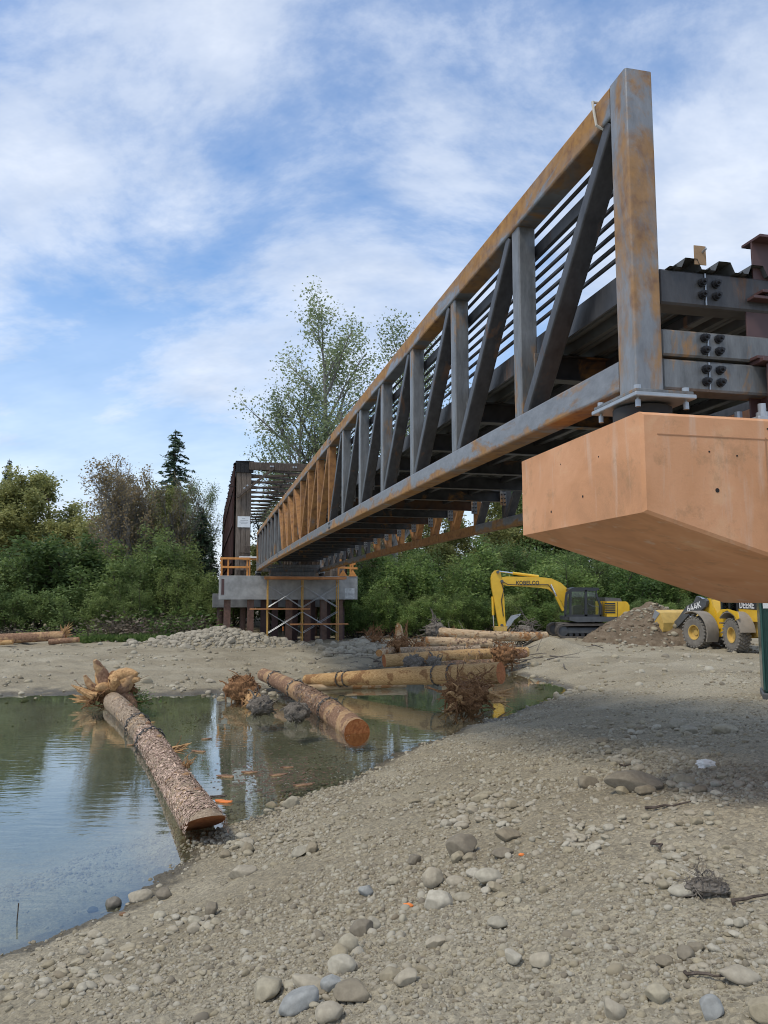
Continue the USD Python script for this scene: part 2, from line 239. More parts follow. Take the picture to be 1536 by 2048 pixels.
conc_orange = usdkit.material(stage, '/World/Looks/tinted_concrete', {
    'g': ('texture_coordinate', {}), 'n': ('noise_texture', {'scale': 1.3, 'detail': 7., 'roughness': .62, 'distortion': .5}), 'r': ('rgb_ramp', {'ramp': [(.28, (.40, .205, .105)), (.45, (.54, .27, .135)), (.58, (.60, .31, .165)), (.72, (.64, .40, .235))]}),
    'm': ('mapping', {'scale': (3.2, 3.2, .35)}), 'n2': ('noise_texture', {'scale': 2.2, 'detail': 6., 'roughness': .6}), 'k': ('rgb_ramp', {'ramp': [(.58, (0, 0, 0)), (.72, (.6, .6, .6))]}), 'mx': ('mix', {'color2': (.58, .43, .33)}),
    'n3': ('noise_texture', {'scale': 3., 'detail': 8., 'roughness': .75}), 'k3': ('rgb_ramp', {'ramp': [(.34, (.45, .45, .45)), (.45, (0, 0, 0))]}), 'm3': ('mix', {'color2': (.27, .17, .09)}),
    'n4': ('noise_texture', {'scale': 70., 'detail': 4.}), 'b': ('bump', {'distance': .002, 'strength': .6}), 'p': ('principled_bsdf', {'roughness': .75, 'specular_ior_level': .25})},
    [('g.object', 'n.vector'), ('n.fac', 'r.fac'), ('g.object', 'm.vector'), ('m.vector', 'n2.vector'), ('n2.fac', 'k.fac'), ('k.color', 'mx.fac'), ('r.color', 'mx.color1'), ('g.object', 'n3.vector'), ('n3.fac', 'k3.fac'), ('k3.color', 'm3.fac'), ('mx.color', 'm3.color1'), ('m3.color', 'p.base_color'),
     ('g.object', 'n4.vector'), ('n4.fac', 'b.height'), ('b.normal', 'p.normal')], surface='p.BSDF')
conc_grey = simple('grey_concrete', (.27, .275, .27), .8, var=.3, scale=1.6, bump=.003, bscale=50)
conc_old = simple('old_concrete', (.17, .17, .165), .85, var=.35, scale=1.5)
seam_mat = simple('form_seam', (.36, .185, .095), .9)
hole_mat = simple('dark_hole', (.02, .015, .012), .9)
ply_orange = simple('orange_lumber', (.55, .235, .06), .7, var=.2, scale=5)
plank_orange = simple('scaffold_plank', (.40, .175, .065), .75, var=.25, scale=3)
scaf_yellow = simple('scaffold_paint', (.42, .245, .06), .5, var=.2, scale=8)
timber = barkmat('old_timber', (.028, .021, .017), (.085, .066, .052), (.16, .128, .105), 5., (4, 4, .5), .01)
timber_light = barkmat('weathered_timber', (.055, .042, .033), (.14, .112, .088), (.24, .20, .165), 5., (5, 5, .35), .012)
timber_red = barkmat('dark_red_boards', (.018, .009, .008), (.042, .019, .016), (.068, .032, .027), 4., (5, 5, .4), .01)
timber_black = barkmat('black_timber', (.008, .008, .009), (.02, .02, .021), (.045, .043, .04), 5., (3, 3, 3), .01)
bark_m = barkmat('fir_bark', (.10, .07, .048), (.29, .215, .145), (.50, .41, .30), 15., (1, 1, 1), .035, ((.46, .33, .20), (.34, .21, .115)), -.06)
bark_red = barkmat('red_bark', (.085, .045, .028), (.22, .125, .075), (.36, .24, .15), 14., (1, 1, 1), .035, ((.42, .28, .15), (.30, .175, .09)), -.02)
peeled = barkmat('peeled_wood', (.19, .10, .04), (.43, .265, .115), (.56, .38, .19), 5., (.5, 5, 5), .015, ((.16, .075, .032), (.34, .19, .08)), -.06)
peeled_p = barkmat('bleached_wood', (.20, .13, .075), (.42, .30, .18), (.56, .45, .31), 3., (.6, 4, 4), .015, ((.26, .12, .045), (.40, .22, .10)), -.05)
cut_m = barkmat('cut_wood', (.16, .05, .018), (.30, .105, .035), (.42, .19, .075), 6., (2, 2, 2), .006)
cut_tan = barkmat('cut_wood_tan', (.22, .10, .035), (.42, .22, .085), (.52, .32, .15), 6., (2, 2, 2), .006)
root_tan = barkmat('split_root', (.16, .085, .04), (.42, .25, .115), (.58, .38, .19), 7., (2, 2, 2), .012)
root_brown = barkmat('root_brown', (.055, .028, .015), (.19, .095, .042), (.40, .23, .11), 8., (2, 2, 2), .012)
root_grey = barkmat('root_grey', (.05, .042, .034), (.13, .112, .092), (.25, .22, .185), 8., (2, 2, 2), .012)
chain_m = simple('chain_steel', (.10, .095, .09), .5, .6)
yellow = simple('machine_yellow', (.66, .40, .025), .42, var=.10, scale=2.5, coat=.2)
yellow_d = simple('dusty_yellow', (.50, .33, .085), .6, var=.18, scale=3)
m_black = simple('machine_black', (.025, .027, .03), .45)
m_grey = simple('machine_grey', (.075, .08, .083), .5, var=.2)
m_dust = simple('dusty_fender', (.235, .205, .165), .85, var=.15)
chrome = simple('chrome_rod', (.7, .7, .72), .18, .95, var=.02)
track_m = simple('track_steel', (.095, .083, .07), .65, .3, var=.3)
tyre_m = simple('dusty_tyre', (.165, .15, .128), .9, var=.22, scale=6)
white_m = simple('white_paint', (.72, .72, .70), .5, var=.05)
sign_m = simple('sign_board', (.62, .64, .64), .5, var=.05)
ink_m = simple('faded_ink', (.33, .35, .36), .7)
green_m = simple('dark_green_plastic', (.010, .042, .036), .3, var=.3, scale=2, coat=.3)
green_l = simple('green_trim', (.03, .085, .07), .4, var=.2)
orange_m = simple('orange_paint', (.75, .22, .05), .7)
cord_m = simple('pale_cord', (.45, .42, .36), .8)
dirt_m = usdkit.material(stage, '/World/Looks/loose_dirt', {
    'g': ('geometry', {}), 'n': ('noise_texture', {'scale': 2.5, 'detail': 9., 'roughness': .7}), 'r': ('rgb_ramp', {'ramp': [(.3, (.085, .062, .042)), (.5, (.150, .114, .078)), (.7, (.22, .178, .128))]}), 'p': ('principled_bsdf', {'roughness': .95, 'specular_ior_level': .1}), 'b': ('bump', {'distance': .08, 'strength': .9})},
    [('g.position', 'n.vector'), ('n.fac', 'r.fac'), ('r.color', 'p.base_color'), ('n.fac', 'b.height'), ('b.normal', 'p.normal')], surface='p.BSDF')
glass_m = usdkit.material(stage, '/World/Looks/cab_glass', {'f': ('fresnel', {'IOR': 1.6}), 't': ('transparent_bsdf', {'color': (.62, .72, .68)}), 'gl': ('glossy_bsdf', {'roughness': .02, 'color': (1, 1, 1)}), 'm': ('mix_closure', {})},
    [('f.fac', 'm.fac'), ('t.BSDF', 'm.closure1'), ('gl.BSDF', 'm.closure2')], surface='m.closure')
tree_bark = barkmat('grey_tree_bark', (.10, .092, .08), (.20, .185, .165), (.33, .31, .285), 5., (2, 2, .6), .02)
tree_bark_d = barkmat('dark_tree_bark', (.03, .024, .018), (.075, .06, .046), (.12, .10, .08), 5., (2, 2, .6), .02)
leaf_deep = leafy('leaf_deep', (0.072, 0.120, 0.028), (0.210, 0.287, 0.077), .4)
leaf_willow = leafy('leaf_willow', (0.104, 0.163, 0.036), (0.254, 0.319, 0.088), .4)
leaf_olive = leafy('leaf_olive', (0.140, 0.161, 0.045), (0.341, 0.341, 0.105), .4)
leaf_fresh = leafy('leaf_fresh', (0.081, 0.150, 0.029), (0.215, 0.293, 0.068), .4)
leaf_autumn = leafy('leaf_autumn', (.15, .125, .055), (.33, .26, .12), .4)
leaf_silver = leafy('leaf_silver', (0.130, 0.182, 0.072), (0.351, 0.403, 0.221), .5)
needle = leafy('needle', (0.022, 0.048, 0.026), (0.070, 0.121, 0.062), .1)
leaf_dry = leafy('leaf_dry', (.09, .07, .045), (.23, .19, .13))
grass_m = leafy('grass', (.045, .10, .015), (.15, .22, .045))

# ------------------------------------------------------------------ ground, water
shore_px = [(-160, 2000), (0, 1908), (150, 1850), (250, 1803), (330, 1757), (378, 1722), (372, 1692), (440, 1668), (500, 1640), (570, 1610), (640, 1580), (710, 1555), (760, 1525), (830, 1490), (900, 1468), (960, 1440), (1040, 1418), (1116, 1389), (1085, 1360), (1056, 1338), (1020, 1326), (950, 1322), (880, 1320), (800, 1330), (740, 1342), (680, 1355), (600, 1370), (540, 1394), (450, 1396), (300, 1393), (150, 1391), (0, 1391), (-150, 1391), (-400, 1391)]
shore = [tuple(at_z(x, y, 0)[:2]) for x, y in shore_px]
river = sg.Polygon(shore + [(-70, 24), (-75, -12), (-11, -12), (-6.2, -3), (-4.4, 3)])
ctl = [(x, y, 0.0) for x, y in shore] + [(-4.4, 3, 0), (-6.2, -3, 0), (-11, -12, 0), (-40, 25.5, 0), (-70, 24.5, 0)]
for px, py, z in [(768, 2048, 1.55), (300, 2048, 1.30), (0, 2048, .92), (1200, 2048, 1.72), (1536, 2048, 1.85), (768, 1900, 1.42), (400, 1900, .88), (200, 1930, .62), (560, 1800, .72), (700, 1800, .98), (900, 1800, 1.30), (1200, 1800, 1.62), (1536, 1800, 1.75),
                  (700, 1680, .55), (600, 1680, .32), (900, 1640, .92), (1150, 1640, 1.38), (1400, 1640, 1.58), (1600, 1640, 1.66), (850, 1560, .48), (1000, 1520, .68), (1200, 1520, 1.10), (1400, 1500, 1.28), (1600, 1500, 1.38), (1000, 1455, .30), (1120, 1430, .55), (1250, 1430, .86), (1450, 1410, 1.04), (1600, 1400, 1.1),
                  (1180, 1375, .42), (1250, 1350, .62), (1400, 1340, .68), (1536, 1320, .58), (1100, 1325, .50), (1140, 1300, .62), (1250, 1298, .56), (1000, 1300, .42), (900, 1300, .36), (1100, 1276, .62), (1200, 1276, .62), (1000, 1272, .60), (1450, 1300, .5), (850, 1290, .38), (760, 1310, .28),
                  (600, 1330, .22), (450, 1340, .22), (250, 1340, .20), (0, 1340, .18), (-200, 1340, .18), (700, 1300, .32), (450, 1290, .36), (150, 1290, .40), (-200, 1288, .40), (600, 1285, .40)]:
    p = at_z(px, py, z); ctl.append((p[0], p[1], z))
ctl += [(0, 0, 1.6), (1.5, 0, 1.75), (4, 0, 1.9), (-2, 0, 1.05), (0, -4, 1.7), (8, 2, 1.9), (20, 5, 1.6), (10, -10, 2.0), (-3, -10, 1.2), (30, 20, 1.2), (60, 40, 1.0)]
ctl += [(x, y, .6) for x in (-80, -50, -25, 0, 20, 45, 80) for y in (60, 75, 110)] + [(x, 180, 1.) for x in (-150, 0, 150)] + [(0, -80, 2), (80, -60, 2), (-75, -60, .5), (120, 40, 1.2), (-150, 60, .8)]
for x, y, z in [(-4, 12.5, -.55), (-5.5, 18, -1.1), (-9, 14, -1.3), (-4.5, 9.2, -.25), (-4.6, 7.5, -.30), (-6, 10, -.75), (-8, 8, -1.0), (-14, 17, -1.7), (-25, 17, -1.9), (-50, 14, -1.9), (-20, 5, -1.8), (-40, -2, -1.8), (-12, -2, -1.3), (-7, 2, -.7), (-2.2, 13.5, -.28), (-2.6, 17, -.6), (-1.0, 16, -.35), (-2.5, 21.5, -.5), (1, 19, -.35), (2.2, 22.5, -.45), (3.5, 25, -.5), (5.3, 27, -.3), (1, 25, -.4), (3, 29.5, -.3), (5.5, 31, -.2), (-9, 21.5, -.7), (-20, 22.8, -.6)]:
    ctl.append((x, y, z))
ctl += [(x, y, .82) for x in (8.5, 11, 13.5, 15.5) for y in (45.5, 47.5)]
ctl = np.array(ctl, float)
_rbf = RBFInterpolator(ctl[:, :2], ctl[:, 2], kernel='linear', smoothing=.02, neighbors=60)
def terrain(xy):
    xy = np.asarray(xy, float); out = np.empty(len(xy)); r = np.hypot(xy[:, 0], xy[:, 1])
    q = xy * np.minimum(1, 190 / np.maximum(r, 1e-9))[:, None]
    for i in range(0, len(xy), 60000): out[i:i + 60000] = _rbf(q[i:i + 60000])
    return out
_th = np.concatenate([np.linspace(-180, -34, 60)[:-1], np.linspace(-34, 34, 620), np.linspace(34, 180, 60)[1:]])
_rr = np.concatenate([[.02], np.geomspace(.4, 2.2, 14)[:-1], np.geomspace(2.2, 60, 560), np.geomspace(60, 900, 40)[1:]])
_T, _R = np.meshgrid(np.radians(_th), _rr, indexing='ij')
gx, gy = _R * np.sin(_T), _R * np.cos(_T)
# smooth height on a coarser polar grid, then interpolated
_ci, _cj = np.arange(0, len(_th), 4), np.arange(0, len(_rr), 4); _ci = np.unique(np.r_[_ci, len(_th) - 1]); _cj = np.unique(np.r_[_cj, len(_rr) - 1])
_cz = terrain(np.stack([gx[np.ix_(_ci, _cj)].ravel(), gy[np.ix_(_ci, _cj)].ravel()], 1)).reshape(len(_ci), len(_cj))
from scipy.interpolate import RegularGridInterpolator
from scipy.ndimage import gaussian_filter
_cz = gaussian_filter(_cz, (1.2, 1.2), mode='nearest')
_gi = RegularGridInterpolator((_ci.astype(float), _cj.astype(float)), _cz)
_ii, _jj = np.meshgrid(np.arange(len(_th), dtype=float), np.arange(len(_rr), dtype=float), indexing='ij')
gz = _gi(np.stack([_ii.ravel(), _jj.ravel()], 1)).reshape(gx.shape)
def relief(x, y, r):
    p = np.stack([x, y, np.zeros_like(x)], -1)
    h = .13 * fbm(p * .55, 3, 3) + .11 * fbm(p * 1.9, 3, 5)
    near = np.clip(1.6 - r / 26, .15, 1)
    return h * np.clip(.5 + r / 25, .6, 1.5) + near * (.050 * fbm(p * 5.5, 3, 7) + .032 * fbm(p * 26., 3, 9))
gz = gz + relief(gx, gy, _R) * np.clip(1.25 - _R / 200, 0, 1)
def zground(x, y):
    """height of the finished ground surface"""
    x, y = np.atleast_1d(np.asarray(x, float)), np.atleast_1d(np.asarray(y, float))
    th, r = np.degrees(np.arctan2(x, y)), np.maximum(np.hypot(x, y), .02)
    fi, fj = np.interp(th, _th, np.arange(len(_th))), np.interp(r, _rr, np.arange(len(_rr)))
    return RegularGridInterpolator((np.arange(len(_th)), np.arange(len(_rr))), gz, bounds_error=False, fill_value=None)(np.stack([fi, fj], 1))
_zi = RegularGridInterpolator((np.arange(len(_th)), np.arange(len(_rr))), gz, bounds_error=False, fill_value=None)
def zground(x, y):
    x, y = np.atleast_1d(np.asarray(x, float)), np.atleast_1d(np.asarray(y, float))
    th, r = np.degrees(np.arctan2(x, y)), np.maximum(np.hypot(x, y), .02)
    return _zi(np.stack([np.interp(th, _th, np.arange(len(_th))), np.interp(r, _rr, np.arange(len(_rr)))], 1))
def hit(px, py):
    """where the line of sight through a photo pixel meets the ground"""
    d = ray(px, py); t = np.geomspace(1.5, 120, 1400); P = np.array([0, 0, EYE]) + t[:, None] * d
    below = P[:, 2] < zground(P[:, 0], P[:, 1]); k = int(np.argmax(below)) if below.any() else len(t) - 1
    return P[k]
n1, n2_ = gx.shape; i, j = np.meshgrid(np.arange(n1 - 1), np.arange(n2_ - 1), indexing='ij')
q = np.stack([i * n2_ + j, i * n2_ + j + 1, (i + 1) * n2_ + j + 1, (i + 1) * n2_ + j], -1).reshape(-1, 4)
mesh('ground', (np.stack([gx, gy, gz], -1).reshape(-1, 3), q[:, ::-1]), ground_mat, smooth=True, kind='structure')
wx, wy = np.meshgrid(np.linspace(-75, 12, 30), np.linspace(-12, 40, 20), indexing='ij')
i, j = np.meshgrid(np.arange(29), np.arange(19), indexing='ij'); q = np.stack([i * 20 + j, (i + 1) * 20 + j, (i + 1) * 20 + j + 1, i * 20 + j + 1], -1).reshape(-1, 4)
wc = np.stack([wx, wy], -1).reshape(-1, 2)[q].mean(1); near = river.buffer(4.0)
q = q[[near.contains(sg.Point(*c)) for c in wc]]; _u, _inv = np.unique(q, return_inverse=True); q = _inv.reshape(-1, 4)
mesh('river_water', (np.stack([wx, wy, 0 * wx], -1).reshape(-1, 3)[_u], q), water_mat, smooth=False, kind='structure')
print('ground done')
# ------------------------------------------------------------------ the new steel truss bridge
YAW = .2239
BU, BV = np.array([-math.sin(YAW), math.cos(YAW), 0.]), np.array([math.cos(YAW), math.sin(YAW), 0.])
BM = frame((1.8222, 5.482, 0), BU, -BV, np.array([0, 0, 1.]))      # local x along the bridge, local y to its left; v = -y
NP_, PL, PW, BW = 21, 2.0916, .2276, 4.2
BL = NP_ * PL + PW
ZB, HT = EYE + 1.5314, 2.45
def zc(s): t = np.clip(np.asarray(s, float) / BL, 0, 1); return ZB + 4 * .1423 * t * (1 - t)
bridge = thing('steel_truss_bridge', 'long weathering steel truss footbridge, grey with orange rust streaks, set high across the river', 'bridge', BM)
def section(w, h, r=.022, k=3):
    out = []
    for cx, cz, a0 in ((w / 2 - r, h / 2 - r, 0), (-w / 2 + r, h / 2 - r, 90), (-w / 2 + r, -h / 2 + r, 180), (w / 2 - r, -h / 2 + r, 270)):
        for a in np.linspace(a0, a0 + 90, k + 1): out.append((cx + r * math.cos(math.radians(a)), cz + r * math.sin(math.radians(a))))
    return np.array(out)
def chord(s0, s1, v, zoff, w, h, n=16):
    sec = section(w, h); m = len(sec); s = np.linspace(s0, s1, n); z = zc(s) + zoff
    V = np.stack([np.repeat(s, m), np.tile(-v + sec[:, 0], n), np.repeat(z, m) + np.tile(sec[:, 1], n)], 1)
    t = np.tile((sec[:, 1] + h / 2) / h, n)
    i, j = np.meshgrid(np.arange(n - 1), np.arange(m), indexing='ij')
    q = np.stack([i * m + j, i * m + (j + 1) % m, (i + 1) * m + (j + 1) % m, (i + 1) * m + j], -1).reshape(-1, 4)
    f = np.vstack([q[:, [0, 2, 1]], q[:, [0, 3, 2]]])
    k = len(V); caps = np.array([[s0, -v, zc(s0) + zoff], [s1, -v, zc(s1) + zoff]]); V = np.vstack([V, V[:m], V[-m:], caps]); t = np.r_[t, t[:m], t[-m:], .5, .5]; j = np.arange(m)
    f = np.vstack([f, np.stack([k + j, k + (j + 1) % m, np.full(m, k + 2 * m)], 1), np.stack([k + m + (j + 1) % m, k + m + j, np.full(m, k + 2 * m + 1)], 1)])
    return (V, f[:, [0, 2, 1]]), t
def hss(p0, p1, w, h, up=(0, 1, 0)):
    x, y, z, L = axes(p0, p1, up); sec = section(w, h, .018, 2); m = len(sec)
    V = np.vstack([np.asarray(p0) + sec[:, :1] * y + sec[:, 1:] * z, np.asarray(p1) + sec[:, :1] * y + sec[:, 1:] * z]); j = np.arange(m)
    f = np.vstack([np.stack([j, (j + 1) % m, m + (j + 1) % m], 1), np.stack([j, m + (j + 1) % m, m + j], 1)])
    c = np.array([np.asarray(p0, float), np.asarray(p1, float)]); V = np.vstack([V, V[:m], V[m:2 * m], c]); k = 2 * m
    f = np.vstack([f, np.stack([k + (j + 1) % m, k + j, np.full(m, 4 * m)], 1), np.stack([k + m + j, k + m + (j + 1) % m, np.full(m, 4 * m + 1)], 1)])
    return trimesh.Trimesh(V, f[:, [0, 2, 1]] if False else f, process=False)
weld_m = simple('bright_weld', (.33, .335, .33), .5, .3)
TC, CW = .25, .23
cuts = [PW * .0, 7 * PL, 14 * PL, BL]
for side, vc in ((0, CW / 2), (1, BW - CW / 2)):
    for k in range(3):
        s0, s1 = cuts[k] + (PW + .001 if k == 0 else 0), cuts[k + 1] - (PW + .001 if k == 2 else 0) - .003
        m, t = chord(s0, s1, vc, HT - TC / 2, CW, TC); mesh('top_chord', m, ms_top, bridge, smooth=40, label='rust streaked middle length of the top chord' if k == 1 and side == 0 else None) if False else None
        g = usdkit.mesh(stage, numbered(str(bridge.GetPath()), 'top_chord'), m, ms_top, smooth=True); UsdGeom.PrimvarsAPI(g).CreatePrimvar('tint', Sdf.ValueTypeNames.FloatArray, 'vertex').Set(Vt.FloatArray.FromNumpy(t.astype(np.float32)))
        m, t = chord(s0, s1, vc, .235 / 2, CW, .235)
        g = usdkit.mesh(stage, numbered(str(bridge.GetPath()), 'bottom_chord'), m, ms_rust if (side and k == 1) else ms_chord, smooth=True); UsdGeom.PrimvarsAPI(g).CreatePrimvar('tint', Sdf.ValueTypeNames.FloatArray, 'vertex').Set(Vt.FloatArray.FromNumpy(t.astype(np.float32)))
    for s_, zlo in ((PW / 2, -.085), (BL - PW / 2, -.02)):
        mesh('end_post', hss((s_, -vc, ZB + zlo), (s_, -vc, ZB + HT), CW + .012, PW), ms_post, bridge, smooth=50)
        mesh('post_cap', box((s_, -vc, ZB + HT + .008), (PW - .03, CW - .03, .014), .004), ms_gray, bridge)
    mesh('weld_seam', box((-.0005, -vc - .012, ZB + HT / 2 - .04), (.003, .006, HT - .04), .001), weld_m, bridge)
    for n in range(1, NP_):
        s = n * PL + .13; rust = 7 <= n <= 13; z = float(zc(s))
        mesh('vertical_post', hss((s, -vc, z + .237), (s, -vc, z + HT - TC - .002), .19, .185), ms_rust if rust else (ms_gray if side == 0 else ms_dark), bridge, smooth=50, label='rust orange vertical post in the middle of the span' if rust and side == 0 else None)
    for n in range(1, NP_ + 1):
        a, b = (n - 1) * PL + .13 + .10, n * PL + .13 - .10; rust = 8 <= n <= 14
        if n == 1: a += .0
        zt, zb_ = float(zc(a)) + HT - TC, float(zc(b)) + .235
        if n <= 10: p0, p1 = (a + .07, -vc, zt - .002), (b - .07, -vc, zb_ + .002)
        else: p0, p1 = (b - .07, -vc, float(zc(b)) + HT - TC - .002), (a + .07, -vc, float(zc(a)) + .237)
        d = np.array(p1) - np.array(p0); d /= np.linalg.norm(d); p0 = np.array(p0) + d * .0; p1 = np.array(p1)
        mesh('diagonal_brace', hss(p0, p1, .13, .19), ms_rust if rust else ms_dark, bridge, smooth=50)
    # splice joints
    for n in (7, 14):
        for zo, nm in ((HT - TC / 2, 'splice_plate'), (.235 / 2, 'splice_plate')):
            for dz in (-.055, .055):
                s = n * PL; mesh('splice_slot', beam((s - .33, -vc + (CW / 2 + .004) * (1 if side == 0 else -1), float(zc(s)) + zo + dz), (s - .05, -vc + (CW / 2 + .004) * (1 if side == 0 else -1), float(zc(s)) + zo + dz), .006, .045), black_bolt, bridge)
    # rails on the inner face of the truss
    vin = CW + .045 if side == 0 else BW - CW - .045
    def rail(z0, w, h, name, mat):
        s = np.linspace(PW + .01, BL - .01, 22); parts = [beam((s[i], -vin, float(zc(s[i])) + z0), (s[i + 1], -vin, float(zc(s[i + 1])) + z0), w, h, c=.004) for i in range(21)]
        mesh(name, parts, mat, bridge)
    for z0 in (2.187, 1.842, 1.721, 1.603, 1.485, 1.366, 1.247): rail(z0, .032, .032, 'safety_rail', ms_dark)
    rail(1.995, .05, .13, 'rub_rail', ms_dark)
    rail(.985, .012, .235, 'toe_plate', ms_dark)
# floor beams, hangers, deck
for n in range(0, NP_ + 1):
    s = PW / 2 if n == 0 else (BL - PW / 2 if n == NP_ else n * PL + .13); z = float(zc(s))
    if n in (0, NP_):
        for zz, hh in ((z + .765, .27), (z + .335, .20), (z + .095, .23)):
            fb = mesh('end_beam', beam((s, -CW - .006, zz), (s, -BW + CW + .006, zz), PW - .03, hh, c=.015), ms_gray if hh < .25 else ms_dark, bridge)
            if n == 0:
                for y_ in (.62,):
                    mesh('bolted_seam', box((s - PW / 2 + .008, -y_, zz), (.008, .012, hh - .02), .002), galv, fb)
                    for a in (-.045, .075):
                        for b_ in (-.045, .05):
                            c = np.array([s - PW / 2 + .015, -y_ - a - (.015), zz + b_])
                            mesh('bolt', lathe([(0, 0), (.034, 0), (.034, .016), (.025, .016), (.025, .044), (.012, .044), (.012, .066), (0, .066)], c, (-1, 0, 0), 10), black_bolt, fb, smooth=35)
    else:
        fb = mesh('floor_beam', ibeam((s, -CW - .02, z + .755), (s, -BW + CW + .02, z + .755), .26, .15), ms_beam2 if 7 <= n <= 13 and n % 2 else ms_beam, bridge)
        for v in (CW + .015, BW - CW - .015):
            mesh('hanger_plate', box((s - .10, -v, z + .70), (.014, .16, .34), .003), ms_gray, fb)
            mesh('hanger_bolts', [cyl((s - .112, -v + o, z + zz), (s - .14, -v + o, z + zz), .018, 8) for o in (-.04, .04) for zz in (.6, .7, .8)], black_bolt, fb, kind='stuff')
for k, v in enumerate((1.05, 2.1, 3.15)):
    sl = np.linspace(PW, BL - PW, 22)
    mesh('stringer', [beam((sl[i], -v, float(zc(sl[i])) + .83), (sl[i + 1], -v, float(zc(sl[i + 1])) + .83), .09, .10) for i in range(21)], ms_dark, bridge)
prof, v = [], CW + .075
while v < BW - CW - .30:
    prof += [(v, 0), (v + .035, .0), (v + .05, .018), (v + .065, 0), (v + .10, 0), (v + .135, .078), (v + .235, .078), (v + .27, 0)]; v += .285
prof = np.array(prof); s = np.linspace(-.02, BL + .02, 23); n, m = len(s), len(prof)
V = np.stack([np.repeat(s, m), np.tile(-prof[:, 0], n), np.repeat(zc(s) + .905, m) + np.tile(prof[:, 1], n)], 1)
i, j = np.meshgrid(np.arange(n - 1), np.arange(m - 1), indexing='ij'); q = np.stack([i * m + j, (i + 1) * m + j, (i + 1) * m + j + 1, i * m + j + 1], -1).reshape(-1, 4)
V2 = V + [0, 0, .004]
mesh('deck_sheet', (np.vstack([V, V2]), np.vstack([q, q[:, ::-1] + len(V)])), deck_mat, bridge, label='ribbed sheet steel deck form')
# embossed marks along the deck ribs near the end
em = []
for v0 in np.arange(CW + .075, 2.2, .285):
    for s_ in np.arange(.25, 4.2, .09): em.append(beam((s_, -v0 - .155, float(zc(s_)) + .978), (s_ + .05, -v0 - .175 - .02, float(zc(s_)) + .978), .010, .006, c=.002))
mesh('deck_embossing', em, ms_dark, bridge, kind='stuff')
sp = mesh('steel_tab', box((-.012, -.57, ZB + 1.02), (.008, .10, .15), .002), simple('tan_tab', (.30, .19, .10), .7), bridge, label='small tan steel tab with a bolt on the deck end')
mesh('bolt', cyl((-.016, -.59, ZB + 1.045), (-.06, -.59, ZB + 1.055), .009, 8), galv, sp)
for v in (.115, BW - .115):
    for s_ in (PW / 2, BL - PW / 2): pass

# cord round the top chord
P = [(.62, .0, HT + .012), (.60, .03, HT + .0), (.575, .035, HT - .10), (.55, .03, HT - .235), (.54, -.02, HT - .265), (.53, -CW, HT - .265), (.56, -CW - .014, HT - .10), (.61, -CW - .01, HT + .005), (.62, -.12, HT + .016), (.62, .0, HT + .012)]
pts = np.array([(a - .16, b + (.0 if b > -.1 else 0), float(zc(a)) + c + .004) for a, b, c in P])
mesh('tie_cord', tube(pts, .011, 6), cord_m, label='pale cord tied round the top chord beside the near end post', cat='cord')
stage.GetPrimAtPath('/World/tie_cord'); UsdGeom.Xformable(stage.GetPrimAtPath('/World/tie_cord')).AddTransformOp().Set(Gf.Matrix4d(*BM.T.ravel().tolist()))
mesh('edge_clip', box((0, 0, 0), (.001, .001, .001), .0001), ms_dark) if False else None

# bearings under the near end
CAPT = EYE + 1.262                                                    # top of the near pier cap
def bearing(s, v, zt, z0, label, big=1.0):
    t = thing('bridge_bearing', label, 'bearing', BM @ TRS((s, -v, 0)), )
    h = zt - z0
    mesh('top_plate', box((0, 0, zt - .014), (.60 * big, .46 * big, .024), .004), ms_gray, t)
    mesh('lower_plate', box((0, 0, zt - .044), (.64 * big, .48 * big, .030), .005), galv, t)
    mesh('rubber_pad', lathe([(0, 0), (.21 * big, 0), (.21 * big, h - .08), (0, h - .08)], (0, 0, z0 + .002), (0, 0, 1)), rubber, t, smooth=40)
    for a in (-1, 1):
        for b in (-1, 1):
            c = np.array([a * .26 * big, b * .19 * big, 0])
            mesh('bolt', lathe([(0, 0), (.020, 0), (.020, .05), (.010, .05), (.010, .128), (.025, .128), (.025, .155), (0, .155)], c + [0, 0, zt - .125], (0, 0, 1), 8), galv, t, smooth=35)
bearing(PW / 2, .115, ZB - .086, CAPT, 'grey bearing plates and round pad under the near end post, on the orange pier cap')
bearing(PW / 2, BW - .115, ZB - .086, CAPT, 'grey bearing plates under the far truss end post, on the orange pier cap')

# ------------------------------------------------------------------ near pier
UF, UBk, V0, V1, VC = -.25, 1.84, -.12, BW + .12, BW / 2
def cap_profile(): return [(V0, CAPT), (V1, CAPT), (V1, 3.765), (VC + .12, 3.135), (VC - .12, 3.135), (V0, 3.765)]
pier = thing('concrete_pier', 'orange tinted concrete hammerhead pier cap on the right, carrying the near end of the bridge', 'pier', BM)
# chamfered cap: hull of two slightly inset slabs per half
def slab(pts, u0, u1, c=.022):
    p = []
    for u, ins in ((u0, c), (u0 + c, 0), (u1 - c, 0), (u1, c)):
        g = sg.Polygon(pts).buffer(-ins - 1e-6, join_style=2); p += [(u, -a, b) for a, b in list(g.exterior.coords)[:-1]]
    return trimesh.convex.convex_hull(np.array(p))
capm = slab([(V0, CAPT), (V1, CAPT), (V1, 3.765), (VC + .12, 3.135), (VC - .12, 3.135), (V0, 3.765)], UF, UBk)
capm = capm.subdivide_to_size(.12)
w = np.array(capm.vertices)
mesh('pier_cap', capm, conc_orange, pier, smooth=30)
gzc = float(zground(*(BM @ [(UF + UBk) / 2, -VC - .3, 0, 1])[:2])[0])
mesh('pier_column', lathe([(.0, 0), (.68, 0), (.68, 3.2 - gzc + .6), (0, 3.2 - gzc + .6)], ((UF + UBk) / 2, -VC - .75, gzc - .6), (0, 0, 1), 40), conc_orange, pier, smooth=40)
